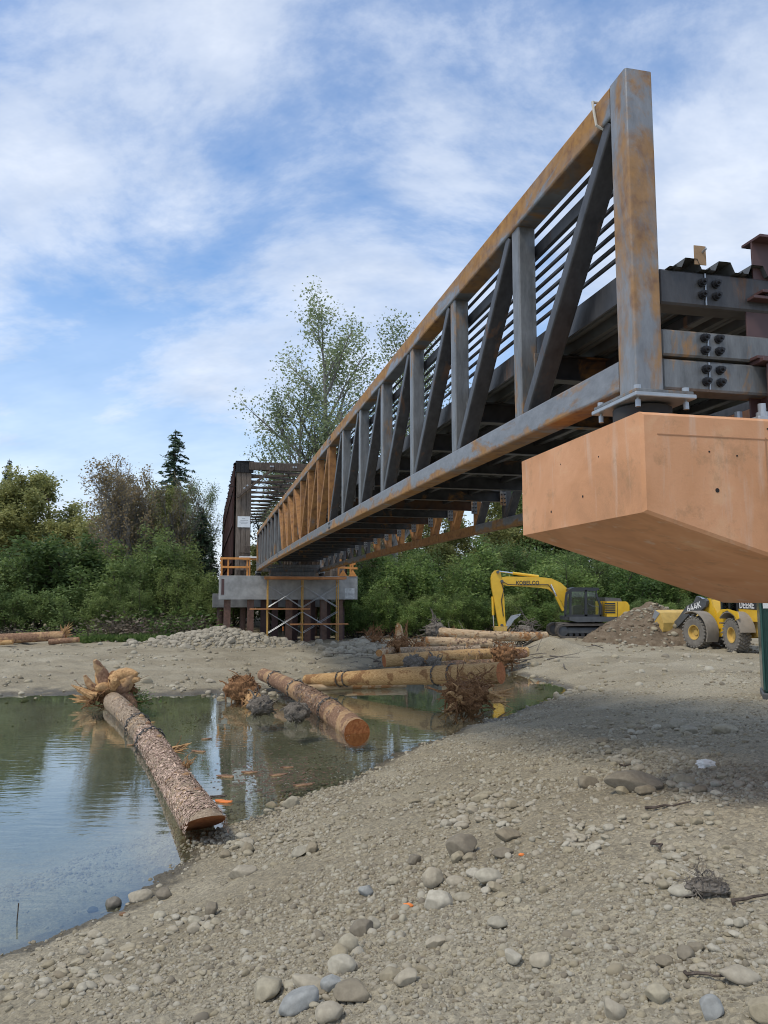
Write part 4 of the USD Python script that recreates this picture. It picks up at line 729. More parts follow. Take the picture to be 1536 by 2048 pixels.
bs = [(2.15, .30), (2.10, .75), (2.35, 1.28), (2.70, 1.42), (2.72, 1.36), (2.42, 1.20), (2.22, .78), (2.26, .42), (2.6, .22), (3.4, .16), (3.42, .11), (2.55, .12)]
bkt = put('bucket', [pr(bs, -1.4, 2.8)] + [pr([(2.15, .30), (2.10, .75), (2.35, 1.28), (2.70, 1.40), (2.95, .95), (3.40, .12), (2.55, .12)], y, .05) for y in (-1.43, 1.40)], yellow_d, FM0 @ BKT, smooth=30)
put('worn_edge', pr([(2.35, 1.25), (2.70, 1.42), (3.05, .8), (3.42, .12), (3.2, .12), (2.8, .8)], 1.452, .02), galv, FM0 @ BKT, bkt)
put('mirror', box((-.1, .2, 2.62), (.14, .3, .16), .03), orange_m, FM0, label='orange lamp box on the loader front tower')
# ------------------------------------------------------------------ green cabinet at the right edge
p = at_z(1524, 1396, 1.12); p[2] = float(zground(p[0], p[1])[0]) - .02
Mg = frame(p, np.array([math.cos(.40), -math.sin(.40), 0]), np.array([math.sin(.40), math.cos(.40), 0]), np.array([0, 0, 1.]))
t = thing('green_cabinet', 'dark green cabinet with a small pale notice, at the right edge below the pier cap', 'cabinet', Mg)
mesh('skid', box((.62, .6, .08), (1.20, 1.20, .16), .02), m_grey, t)
mesh('body', cbox(1.16, 1.16, 2.15, .05).apply_translation([.62, .6, 1.23]), green_m, t)
for x0_, x1_, z0_, z1_ in ((.12, .56, .28, 2.10), (.62, 1.12, .28, 2.10)): mesh('door_panel', box(((x0_ + x1_) / 2, .018, (z0_ + z1_) / 2), (x1_ - x0_, .03, z1_ - z0_), .014), green_m, t)
mesh('corner_trim', box((.065, .02, 1.2), (.035, .03, 1.95), .01), green_l, t); mesh('header', box((.62, .016, 2.18), (1.05, .03, .05), .01), green_l, t)
mesh('notice_plate', box((.17, -.002, 1.98), (.13, .008, .18), .003), sign_m, t)
mesh('roof', trimesh.convex.convex_hull(np.array([(0.02, 0, 2.3), (1.22, 0, 2.3), (0.02, 1.2, 2.3), (1.22, 1.2, 2.3), (.25, .25, 2.5), (1.0, .25, 2.5), (.25, .95, 2.5), (1.0, .95, 2.5)])), white_m, t)
print('machines done')
# ------------------------------------------------------------------ logs
def logmesh(pts, r, seed=0, rough=.05, n=110, m=40, flare=0.):
    pts = np.asarray(pts, float); d = np.r_[0, np.cumsum(np.linalg.norm(np.diff(pts, axis=0), axis=1))]; s = np.linspace(0, d[-1], n)
    from scipy.interpolate import make_interp_spline
    P = make_interp_spline(d, pts, k=min(2, len(pts) - 1))(s); R = np.interp(s, d, np.broadcast_to(r, (len(pts),)))
    g = tube(P, R, m, cap=False); v = np.array(g.vertices).reshape(n, m, 3); c = P[:, None]
    dirn = (v - c) / R[:, None, None]; q = np.concatenate([v.reshape(-1, 3)], 0)
    k = fbm(q * 2.2, 3, seed) * .09 + fbm(q * 7, 3, seed + 3) * rough + fbm(q * 22, 3, seed + 6) * rough * .75
    v = c + dirn * R[:, None, None] * (1 + k.reshape(n, m, 1)); g.vertices = v.reshape(-1, 3)
    return g, v[0], v[-1], P
def disc(ring, outward, seed=0, rings=6):
    c = ring.mean(0); V = [c]; F = []; m = len(ring)
    for k in range(1, rings + 1): V += list(c + (ring - c) * k / rings + np.asarray(outward) * .012 * (fbm(ring * 9 + k, 2, seed)[:, None]))
    for j in range(m): F.append((0, 1 + j, 1 + (j + 1) % m))
    for k in range(rings - 1):
        for j in range(m): a, b = 1 + k * m + j, 1 + k * m + (j + 1) % m; F += [(a, a + m, b + m), (a, b + m, b)]
    g = trimesh.Trimesh(np.array(V), np.array(F), process=False)
    if (g.face_normals.mean(0) @ outward) < 0: g.invert()
    return g
def rootwad(c, ax, R, n, seed, thick=.07, back=.5, sides=6, droop=.1, half=False):
    """snaky roots spreading from a stump end"""
    rng = np.random.default_rng(seed); x, y, z, _ = axes((0, 0, 0), ax); out = []
    for k in range(n):
        a = rng.uniform(0, 2 * PI); L = R * rng.uniform(.35, 1.0); d = math.cos(a) * y + math.sin(a) * z; p = np.asarray(c) + d * R * rng.uniform(.05, .62) + x * rng.uniform(-.25, .25) * R
        dr = d * .35 + x * rng.uniform(-.4, .7) * back + rng.normal(0, .75, 3); P = [p]; N = 9; curl = rng.normal(0, .32, 3)
        for i in range(N): dr = dr / np.linalg.norm(dr) + curl + rng.normal(0, .30, 3) + np.array([0, 0, -droop * .3]); dr /= np.linalg.norm(dr); p = p + dr * L / N; P.append(p)
        r0 = thick * rng.uniform(.4, 1.5); out.append(tube(P, np.linspace(r0, r0 * rng.uniform(.12, .5), N + 1) * rng.uniform(.8, 1.2, N + 1), sides))
        for _ in range(2):
            q0 = P[2 + rng.integers(0, 5)]; e = dr + rng.normal(0, .9, 3); e /= np.linalg.norm(e); q1 = q0 + e * L * .16; e = e + rng.normal(0, .7, 3); q2 = q1 + e * L * .14; q3 = q2 + (e + rng.normal(0, .9, 3)) * L * .1
            out.append(tube([q0, q1, q2, q3], [r0 * .38, r0 * .28, r0 * .2, r0 * .1], 4))
    return out
def lump(c, s, seed, sub=3, amp=.35, fr=2.2):
    g = trimesh.creation.icosphere(sub); v = np.array(g.vertices); k = 1 + amp * 2 * fbm(v * fr + seed * 3.1, 4, seed); g.vertices = v * k[:, None] * np.asarray(s) + np.asarray(c); return g
def splinters(c, d, L, n, seed, w=.05, spread=.35):
    rng = np.random.default_rng(seed); out = []; d = np.asarray(d, float) / np.linalg.norm(d)
    for k in range(n):
        e = d + rng.normal(0, spread, 3); e /= np.linalg.norm(e); p = np.asarray(c) + rng.normal(0, L * .09, 3); l = L * rng.uniform(.4, 1.05)
        b = tube([p, p + e * l * .5 + rng.normal(0, .015, 3), p + e * l], [w * rng.uniform(.5, 1.2), w * rng.uniform(.3, .8), .004], 4); out.append(b)
    return out
def chain(c, ax, r, label, seed=0, tilt=.0):
    """a steel chain round a log"""
    x, y, z, _ = axes((0, 0, 0), ax); x = x + y * tilt; x /= np.linalg.norm(x); y = np.cross(z, x); y /= np.linalg.norm(y); z = np.cross(x, y); n = max(14, int(2 * PI * r / .085)); out = []; rng = np.random.default_rng(seed)
    for k in range(n):
        a = 2 * PI * k / n; rad = math.cos(a) * y + math.sin(a) * z; tan = -math.sin(a) * y + math.cos(a) * z; s_ = x if k % 2 else (x * .35 + rad * .8); s_ = s_ - tan * (s_ @ tan); s_ /= np.linalg.norm(s_)
        o = np.asarray(c) + rad * (r + .012) + x * rng.uniform(-.012, .012); P = [o + tan * .062 * math.cos(t) + s_ * .03 * math.sin(t) for t in np.linspace(0, 2 * PI, 9)]; out.append(tube(P, .012, 4, cap=False))
    mesh('log_chain', out, chain_m, label=label, cat='chain')
def make_log(name, label, pts, r, mat, endmat=cut_m, ends=(1, 1), seed=0, rough=.05, group=None, n=110, slant=0., m=40):
    t = thing(name, label, 'log', None, group); g, e0, e1, P = logmesh(pts, r, seed, rough, n, m)
    if slant:
        v = np.array(g.vertices).reshape(n, -1, 3); a = (P[0] - P[2]) / np.linalg.norm(P[0] - P[2]); L = np.r_[0, np.cumsum(np.linalg.norm(np.diff(P, axis=0), axis=1))]
        for i in range(n):
            w_ = max(0., 1 - L[i] / .9); v[i] += a * (slant * w_ * (v[i][:, 2:] - P[i][2]))
        g.vertices = v.reshape(-1, 3); e0 = v[0]
    mesh('trunk', g, mat, t, smooth=True)
    for flag, ring, dr in ((ends[0], e0, P[0] - P[1]), (ends[1], e1, P[-1] - P[-2])):
        if flag: mesh('cut_face', disc(ring, dr / np.linalg.norm(dr), seed), endmat, t, smooth=40)
    return t, P
def pos(x, y, Y): return at_y(x, y, Y)
# log 1: long barked log into the pool at the left
A, B_, C_, D_ = pos(405, 1655, 10.7), pos(352, 1545, 13.4), pos(300, 1472, 17.0), pos(226, 1408, 22.9)
A[2], B_[2], C_[2], D_[2] = .19, .09, .10, .16
L1, P = make_log('bark_log', 'long barked log lying across the pool with torn roots at its far end', [A, B_, C_, D_], [.27, .265, .25, .27], bark_m, ends=(1, 0), seed=2, rough=.085, n=460, slant=3.2, m=72)
def flakes(P, r, n, size, mat, parent, seed, lo=0., hi=1.):
    rg = np.random.default_rng(seed); t = rg.uniform(lo, hi, n) * (len(P) - 1); i = np.clip(np.floor(t).astype(int), 0, len(P) - 2); c = P[i] + (P[i + 1] - P[i]) * (t - i)[:, None]; ax = P[i + 1] - P[i]; ax /= np.linalg.norm(ax, axis=1, keepdims=True); yy = np.cross([0, 0, 1.], ax); yy /= np.linalg.norm(yy, axis=1, keepdims=True); zz = np.cross(ax, yy); a = rg.uniform(-.2, PI + .2, n)
    rad = np.cos(a)[:, None] * yy + np.sin(a)[:, None] * zz; tan = -np.sin(a)[:, None] * yy + np.cos(a)[:, None] * zz; o = c + rad * (r * rg.uniform(1.0, 1.05, n))[:, None]; ang = rg.normal(0, .7, n); e1 = np.cos(ang)[:, None] * ax + np.sin(ang)[:, None] * tan + rad * rg.normal(.0, .22, n)[:, None]; e2 = np.cross(rad, e1); s_ = size * np.exp(rg.normal(0, .4, n))[:, None]
    V = np.stack([o - e1 * s_, o + e2 * s_ * .45, o + e1 * s_ * rg.uniform(.7, 1.1, (n, 1)), o - e2 * s_ * .45], 1).reshape(-1, 3); k = np.arange(n)[:, None] * 4; mesh('bark_flakes', (V, np.vstack([k + [0, 1, 2], k + [0, 2, 3]])), mat, parent, kind='stuff', pv=np.repeat(np.clip(rg.normal(.5, .25, n), 0, 1), 4))
flake_m = leafy('bark_flake', (.16, .105, .065), (.55, .42, .285), .03); flake_r = leafy('red_flake', (.10, .055, .032), (.38, .25, .155), .03)
flakes(P, .268, 9000, .024, flake_m, L1, 3, -.03, .55); flakes(P, .255, 3500, .026, flake_m, L1, 4, .55, .93)
ax1 = (D_ - C_) / np.linalg.norm(D_ - C_); rc = D_ + ax1 * .35 + [0, 0, .18]
mesh('root_mass', lump(rc + [0, .25, .1], (.55, .40, .42), 4, 4, .5, 2.6), root_brown, L1, smooth=40)
def lobe(p, d, L, r, seed, bend=.5):
    rg = np.random.default_rng(seed); d = np.asarray(d, float) / np.linalg.norm(d); b = rg.normal(0, bend, 3); pts = [np.asarray(p, float)]
    for i in range(4): d = d + b * .35; d /= np.linalg.norm(d); pts.append(pts[-1] + d * L / 4)
    g, e0, e1, _ = logmesh(pts, [r * .9, r * 1.15, r, r * .8, r * .35], seed, .32, 26, 18); return [g, disc(e1, d, seed, 2)]
for k, (dx, dy, dz, L, r) in enumerate(((-.35, 0, .75, .95, .17), (-.05, .1, .9, 1.0, .19), (.35, .1, .75, .85, .17), (.75, 0, .35, .8, .18), (.55, -.2, .55, .7, .14), (-.7, .1, .5, .85, .13), (-.85, -.1, .1, .8, .12), (.2, -.3, .6, .6, .15), (-.2, -.3, .5, .6, .15), (.8, .1, 0, .7, .15))):
    mesh('root_lobe', cat_(lobe(rc + [dx * .25, -.05, dz * .2], (dx, dy, dz), L, r, 200 + k)), root_tan if k % 3 else bark_red, L1, smooth=50)
mesh('roots', rootwad(rc, ax1, .85, 70, 8, .028, .5, 5), root_brown, L1, smooth=50, kind='stuff')
mesh('split_wood', splinters(rc + [-.45, -.25, -.05], (-1., -.2, .40), .8, 8, 4, .085, .12), root_tan, L1, kind='stuff'); mesh('split_wood', splinters(rc + [-.5, -.2, -.15], (-1., -.2, .12), .7, 6, 7, .075, .1), root_tan, L1, kind='stuff')
for k, (fx, s_) in enumerate(((.24, 1), (.37, .9))):
    c = P[int(fx * len(P))] + np.array([.24, -.05, .20]); mesh('broken_branch', splinters(c, (.35 + .5 * k, -.1, .75 - .5 * k), .34, 14, 20 + k, .022, .3), root_tan, L1, kind='stuff')
for fx in (.08, .17, .45, .58, .66, .8):
    i = int(fx * len(P)); c = P[i] + np.array([.10, -.08, .25]); mesh('branch_knot', lump(c, (.07, .06, .05), i, 2, .3), bark_red, L1, smooth=40)
i = int(.50 * len(P)); chain(P[i], P[i + 3] - P[i], .30, 'steel chain round the middle of the long barked log, the nearer one', 1, .25)
i = int(.66 * len(P)); chain(P[i], P[i + 3] - P[i], .285, 'steel chain round the long barked log, the one nearer its roots', 2, .25)
# log 2: red barked log with an orange cut end in the water
A, B_, C_ = pos(714, 1452, 18.6), pos(620, 1392, 22.6), pos(527, 1344, 27.0); A[2], B_[2], C_[2] = .02, .30, .52
L2, P = make_log('red_bark_log', 'reddish barked log sloping from the gravel bar down to the water, orange cut end', [A, B_, C_], [.315, .29, .22], bark_red, seed=11, rough=.06)
flakes(P, .29, 2600, .035, flake_r, L2, 5, .10, .55)
i = int(.27 * len(P)); chain(P[i], P[i + 3] - P[i], .32, 'pale steel chain round the reddish log near its cut end', 3, .1)
i = int(.62 * len(P)); chain(P[i], P[i + 3] - P[i], .275, 'steel chain round the upper half of the reddish log', 4, .1); i = int(.86 * len(P)); chain(P[i], P[i + 3] - P[i], .25, 'dark steel chain round the top end of the reddish log', 5, .1)
# log 3: peeled log spanning the inlet
A, B_ = pos(612, 1361, 27.6), pos(1002, 1346, 23.6)
L3, P = make_log('peeled_log', 'big peeled yellow log spanning the inlet, right end resting on brown roots', [A, (A + B_) / 2 + [0, 0, .02], B_], [.20, .27, .325], peeled, seed=21, rough=.045)
for f_, r_, nm in ((.20, .235, 'left'), (.245, .24, 'left'), (.70, .30, 'right'), (.775, .305, 'right')):
    i = int(f_ * len(P)); chain(P[i], P[i + 3] - P[i], r_, {(.20): 'leftmost dark chain round the big peeled log', (.245): 'second dark chain from the left round the big peeled log', (.70): 'third dark chain from the left round the big peeled log', (.775): 'rightmost dark chain round the big peeled log'}[f_], int(f_ * 100), -.2)
make_log('sunken_log', 'thin peeled log at the waterline under the left half of the big peeled log', [pos(598, 1376, 26.9), pos(812, 1369, 27.6)], [.10, .11], peeled_p, cut_tan, seed=23, rough=.05, n=50)
# brown root ball under the big peeled log
c = pos(935, 1392, 22.5); c[2] = .38; t = thing('root_ball', 'dark brown root ball standing in the water under the end of the big peeled log', 'roots')
mesh('core', lump(c + [0, .1, 0], (.62, .45, .42), 31, 4, .55, 2.8), root_brown, t, smooth=40); mesh('roots', rootwad(c, (0, -1, .1), .95, 110, 33, .035, .8, 5, .5), root_brown, t, smooth=50, kind='stuff'); mesh('torn_root', splinters(c + [.62, -.1, .02], (1, -.1, -.12), .75, 16, 34, .06, .2), root_tan, t, kind='stuff')
mesh('fork_root', rootwad(c + [-.5, -.4, -.1], (-.2, -1, 0), .55, 10, 36, .04, .6, 6, .6), root_tan, t, smooth=50, kind='stuff')
# log jam behind
J = [('log with an orange sawn left end, at the front of the log jam', [(768, 1322, 33.6), (900, 1312, 34.6), (1054, 1304, 36.0)], [.27, .26, .22], peeled, cut_m, 41),
     ('split pale log lying across the log jam, in the middle of it', [(852, 1284, 38.0), (985, 1287, 37.4)], [.27, .22], peeled_p, cut_tan, 42),
     ('pale debarked log at the back of the log jam, grey roots at its left', [(880, 1265, 41.0), (990, 1272, 40.4), (1092, 1272, 41.2)], [.27, .25, .22], peeled_p, cut_tan, 43),
     ('short orange log end sticking out at the right of the log jam', [(990, 1312, 34.4), (1050, 1307, 35.2)], [.20, .19], bark_red, cut_tan, 44),
     ('thin reddish log low in the water behind the big peeled log', [(870, 1330, 32.6), (985, 1325, 33.2)], [.15, .15], bark_red, cut_tan, 45),
     ('dull log half buried between the front logs of the jam', [(800, 1303, 36.2), (960, 1298, 36.6)], [.20, .17], bark_m, cut_tan, 46),
     ('short pale log pointing toward the bank at the left end of the log jam', [(758, 1306, 35.2), (800, 1297, 37.8)], [.16, .15], peeled_p, cut_tan, 47)]
for lab, pts, r, m_, e, sd in J:
    jt, jp = make_log('jam_log', lab, [pos(*p) for p in pts], r, m_, e, seed=sd, rough=.11, n=110)
    flakes(jp, float(np.mean(r)) * 1.0, 260, .05, flake_r, jt, sd, .05, .95)
    mesh('branch_stubs', [b for k, f_ in enumerate(np.random.default_rng(sd).uniform(.1, .9, 5)) for b in splinters(jp[int(f_ * len(jp))] + [0, -.1, float(np.mean(r)) * .8], (.2, -.4, 1), .3, 3, sd + k, .02, .5)], root_tan, jt, kind='stuff')
for lab, (x, y, Y), R, n, th, m_, sd, core in (('grey tangled roots of the pale log at the back of the log jam', (872, 1262, 41.2), 1.0, 70, .04, root_grey, 51, .55), ('grey brown root mass behind the excavator bucket', (1050, 1265, 41.5), 1.05, 80, .035, root_grey, 52, .5),
       ('dark muddy roots in the water right of the jam, before the sawn log', (1008, 1310, 33.6), .85, 80, .03, root_brown, 53, .5), ('black wet root lump left of centre before the sawn log', (828, 1325, 32.6), .55, 36, .04, root_grey, 54, .42), ('wet grey root snag beside the black root lump', (868, 1324, 32.4), .45, 36, .035, root_grey, 55, .3),
       ('reddish brushy roots at the left end of the log jam', (800, 1290, 37.0), .95, 80, .03, root_brown, 56, .4), ('dark brush heap on the bank left of the log jam', (748, 1280, 42.0), 1.0, 90, .022, root_brown, 57, .35), ('low root snag lying right of the reddish brushy roots', (840, 1294, 36.6), .55, 40, .035, root_brown, 58, .3),
       ('muddy stump with roots at the water edge, left of the reddish log', (485, 1378, 24.2), .62, 50, .045, root_brown, 59, .5), ('grey root clump standing in the water below the muddy stump', (522, 1412, 21.8), .48, 60, .03, root_grey, 60, .36), ('grey root clump in the water beside the middle of the reddish log', (594, 1424, 20.6), .42, 60, .03, root_grey, 61, .33), ('small tan root snag between the muddy stump and the reddish log', (508, 1400, 23.2), .4, 30, .035, root_tan, 62, .25)):
    c = pos(x, y, Y); t = thing('root_snag', lab, 'roots'); mesh('core', lump(c, (core, core * .8, core * .75), sd, 3, .5, 2.6), m_, t, smooth=40); mesh('roots', rootwad(c, (.1, -1, .3), R, n, sd, th, .7, 5, .25), m_, t, smooth=50, kind='stuff')
rng = np.random.default_rng(66); dw = []
for _ in range(380):
    q = hit(rng.normal(910, 85), rng.uniform(1272, 1338)); d = rng.normal(0, 1, 3) * [1, .5, .22]; d /= np.linalg.norm(d); L = rng.uniform(.3, 1.5); p = q + [0, 0, rng.uniform(.03, .3)]
    dw.append(tube([p, p + d * L * .5 + rng.normal(0, .05, 3), p + d * L + rng.normal(0, .08, 3)], [.035 * rng.uniform(.4, 1.3), .03 * rng.uniform(.4, 1.2), .012], 5))
mesh('driftwood_sticks', dw, root_grey, label='broken sticks and bark littering the log jam', cat='driftwood', kind='stuff')
c = pos(797, 1283, 41.0); t = thing('standing_stump', 'pale weathered stump standing upright behind the log jam', 'stump'); g, e0, e1, P = logmesh([c, c + [.03, 0, .45], c + [-.02, 0, .86]], [.27, .22, .15], 71, .12, 24, 20); mesh('trunk', g, peeled_p, t, smooth=True); mesh('broken_top', splinters(c + [-.02, 0, .78], (0, 0, 1), .22, 16, 72, .05, .2), root_tan, t, kind='stuff')
# fallen log on the far bank, left
A, B_ = pos(-60, 1281, 45.0), pos(132, 1271, 45.8)
t, P = make_log('fallen_log', 'dark red fallen log with splintered end, on the far gravel bar at the left', [A, (A + B_) / 2, B_], [.30, .29, .27], bark_red, ends=(0, 1), seed=81, rough=.1, n=70); mesh('split_wood', splinters(B_ + [-.1, -.1, .1], (.5, 0, .6), .75, 22, 82, .07, .4), root_tan, t, kind='stuff')
make_log('fallen_log', 'short low log lying against the splintered end of the red fallen log', [pos(98, 1284, 44.6), pos(158, 1279, 44.8)], [.16, .15], bark_red, cut_tan, seed=83, rough=.1, n=40)
make_log('fallen_log', 'orange splintered log at the left frame edge beside the red fallen log', [pos(-50, 1288, 43.6), pos(26, 1284, 43.9)], [.17, .13], peeled, cut_tan, seed=84, rough=.1, n=40)
print('logs done')
# ------------------------------------------------------------------ stones
def cobble(seed, sub=3, amp=.16, ang=0.):
    rng = np.random.default_rng(seed); g = trimesh.creation.icosphere(sub); v = np.array(g.vertices)
    v = v * (1 + amp * 2 * fbm(v * 1.3 + seed * 1.7, 2, seed) + amp * .35 * fbm(v * 4 + seed, 2, seed + 1))[:, None]
    if ang:
        for _ in range(int(7 + 6 * ang)):
            n = rng.normal(size=3); n /= np.linalg.norm(n); h = rng.uniform(.62, .9); d = v @ n; v = v - np.outer(np.maximum(0, d - h) * .92, n)
    g.vertices = v; return g
def stone_at(px, py, wpx, hpx, seed, mat, label, cat='stone', group=None, tilt=0., ang=0., sink=.22, name='cobble', sub=3):
    """a stone that sits where the line of sight meets the bank, of the size it shows"""
    b = hit(px, py + hpx * .38); D = np.linalg.norm(b - [0, 0, EYE]); a = wpx / 2 / FPX * D; hh = max(hpx / 2 / FPX * D, a * .42) ; rng = np.random.default_rng(seed + 77)
    dp = (a + hh) / 2 * rng.uniform(.8, 1.1); hh *= .92; g = cobble(seed, sub, .13, ang); v = np.array(g.vertices) * [a, dp, hh]
    c, s_ = math.cos(tilt), math.sin(tilt); v = v @ np.array([[c, 0, s_], [0, 1, 0], [-s_, 0, c]]).T; yw = rng.uniform(-.25, .25); c, s_ = math.cos(yw), math.sin(yw); v = v @ np.array([[c, -s_, 0], [s_, c, 0], [0, 0, 1]]).T
    q = b + [0, dp * .55 * 0 + hh * .2, 0]; z = float(zground(q[0], q[1])[0]); g.vertices = v; x = thing_mesh(name, g, mat, (q[0], q[1], z + hh * (1 - 2 * sink)), label, cat, group); STONES.append((q[0], q[1], max(a, dp))); return x
STONES = []
def thing_mesh(name, g, mat, loc, label, cat, group=None, smooth=True):
    p = mesh(name, g, mat, label=label, cat=cat, group=group, smooth=smooth); UsdGeom.Xformable(p).AddTranslateOp().Set(tuple(map(float, loc))); return p
BIG = [(484, 1741, 56, 28, -.15, 't', 'long smooth pale cobble above the sawn end of the long barked log'), (279, 1791, 44, 25, -.15, 't', 'smooth tan cobble at the waterline, left of a darker one'), (328, 1788, 30, 22, 0, 'b', 'blocky brown cobble at the waterline, right of a smooth tan one'),
       (224, 1808, 29, 27, 0, 'w', 'angular pale and dark stone standing in the shallows'), (423, 1818, 24, 32, .2, 'b', 'brown egg shaped cobble standing upright, left of centre'), (494, 1698, 26, 25, 0, 's', 'round pale cobble just right of the sawn log end'),
       (600, 1703, 34, 24, -.6, 's', 'tilted oblong cobble leaning against a rounder one'), (624, 1696, 26, 25, 0, 's', 'rounded cobble that a tilted oblong one leans against'), (732, 1781, 28, 25, 0, 'u', 'lone dark grey cobble in the middle of the bank'), (788, 1763, 26, 19, 0, 's', 'small squarish cobble right of the lone grey one'),
       (829, 1719, 26, 24, 0, 'b', 'brown blocky cobble left of the biggest boulder'), (724, 1855, 46, 38, 0, 'b', 'half buried brown cobble at the top of the curved stone row'), (748, 1849, 24, 26, 0, 's', 'pale cobble touching the half buried brown one'), (697, 1887, 36, 40, .4, 's', 'broken blocky cobble in the curved stone row'),
       (675, 1908, 40, 32, 0, 's', 'pale cobble just above the rounded white one in the stone row'), (681, 1932, 54, 38, 0, 'p', 'rounded whitish cobble in the curved stone row'), (663, 1967, 42, 34, 0, 'u', 'dark blue grey stone inside the bottom cluster'), (706, 1984, 70, 38, 0, 'b', 'large brown pitted stone at the right of the bottom cluster'),
       (625, 1972, 76, 30, .35, 't', 'long tan cobble lying behind the big blue grey one'), (598, 2003, 76, 44, -.45, 'u', 'biggest smooth blue grey cobble at the bottom centre'), (657, 2026, 52, 36, 0, 't', 'round tan cobble right of the big blue grey one'), (532, 1980, 64, 40, -.5, 's', 'pale flat slab at the left of the bottom cluster'),
       (580, 1970, 32, 16, -.2, 's', 'small flat cobble above the big blue grey one'), (780, 1950, 40, 26, 0, 's', 'lumpy pale cobble, left one of a pair near the bottom'), (812, 1955, 44, 30, -.15, 't', 'oval tan cobble, right one of a pair near the bottom'), (921, 1692, 68, 48, -.15, 'b', 'biggest brown boulder in the middle of the bank'),
       (1016, 1669, 48, 34, .2, 's', 'blocky boulder right of the biggest brown one'), (1006, 1706, 42, 20, 0, 'b', 'flat dark cobble below the blocky boulder'), (915, 1715, 26, 24, -.5, 's', 'cobble under the left foot of the biggest boulder'), (940, 1714, 28, 18, -.3, 's', 'cobble under the right foot of the biggest boulder'),
       (977, 1754, 52, 34, 0, 'p', 'pale broken cobble below the biggest boulder'), (947, 1747, 26, 20, 0, 'p', 'whitish cobble left of the pale broken one'), (866, 1757, 38, 42, 0, 't', 'half buried pale slab above the big round grey stone'), (911, 1763, 36, 22, 0, 't', 'flattened tan cobble right of the half buried slab'),
       (876, 1799, 58, 42, 0, 'p', 'big round pale grey stone in the middle of the bank'), (926, 1795, 36, 20, 0, 's', 'oval cobble right of the big round grey stone'), (992, 1774, 34, 16, .5, 's', 'tilted slim cobble below the pale broken one'), (1036, 1757, 20, 27, 0, 's', 'upright small stone right of the pale broken one'),
       (995, 1848, 40, 24, .1, 's', 'lone lumpy cobble in the bare lower middle of the bank'), (873, 1886, 40, 24, -.1, 't', 'lone oval brown cobble in the lower middle'), (1026, 1914, 36, 26, .4, 'p', 'pale cobble, left one of a pair at lower right'), (1082, 1919, 40, 28, -.2, 't', 'tan cobble, right one of a pair at lower right'),
       (961, 1594, 38, 22, -.2, 's', 'flat oval cobble at the top of the upper cobble cluster'), (1174, 1563, 44, 32, 0, 'b', 'lone blocky brown boulder beside a pale dust patch'), (1268, 1564, 104, 42, 0, 'b', 'widest boulder, low and half buried on the right bank'), (1291, 1580, 40, 24, 0, 's', 'cobble leaning on the right front of the widest boulder'),
       (1245, 1581, 24, 20, 0, 's', 'cobble leaning on the left front of the widest boulder'), (1370, 1562, 42, 28, .3, 's', 'tilted slab right of the widest boulder'), (1365, 1783, 46, 24, 0, 'p', 'whitest flat stone beside the brown root clump'), (1480, 1953, 72, 30, .2, 't', 'long pale cobble at the lower right edge'),
       (1425, 2018, 36, 50, .2, 'u', 'long grey cobble pointing at the bottom edge on the right'), (1318, 1990, 44, 30, .2, 's', 'pale flat cobble at the lower right'), (1228, 2018, 44, 34, .5, 't', 'tilted tan cobble near the bottom right'), (582, 1604, 34, 29, 0, 's', 'round pale boulder at the waterline in the inlet'),
       (1332, 1922, 38, 20, .2, 'b', 'dark cobble, left one of the dark pile at lower right'), (1373, 1908, 30, 28, .6, 'b', 'dark leaning cobble, middle of the dark pile at lower right'), (1392, 1897, 28, 20, 0, 'b', 'dark cobble, top right of the dark pile'), (1378, 1460, 36, 17, 0, 's', 'flat topped cobble in the shade below the pier, left of a longer one'),
       (1452, 1458, 44, 20, 0, 's', 'longest cobble in the shaded row below the pier'), (1355, 1449, 28, 20, 0, 's', 'tall cobble at the left end of the shaded row'), (1206, 1480, 26, 17, -.2, 'b', 'dark cobble at the top of the upper right cobble trail'), (1256, 1503, 22, 18, 0, 's', 'round cobble at the end of the upper right trail'),
       (184, 1820, 20, 13, 0, 'd', 'small dark wet stone standing clear of the water'), (1530, 2028, 46, 44, 0, 's', 'pale stone cut by the bottom right corner of the frame')]
_m = {'s': stone_mat, 't': stone_tan, 'b': stone_brown, 'u': stone_blue, 'p': stone_white if False else stonemat('stone_pale', [(.35, .32, .25), (.39, .36, .29)]), 'w': stonemat('stone_pied', [(.16, .145, .12), (.3, .28, .24)]), 'd': stonemat('stone_dark', [(.06, .058, .055), (.09, .085, .08)])}
for k, (x, y, w_, h_, tl, m_, lab) in enumerate(BIG): stone_at(x, y, w_, h_, 100 + k, _m[m_], lab, tilt=tl, ang=.5 if m_ in 'bw' else .15, name='boulder' if w_ > 55 else 'cobble')
rng = np.random.default_rng(9)
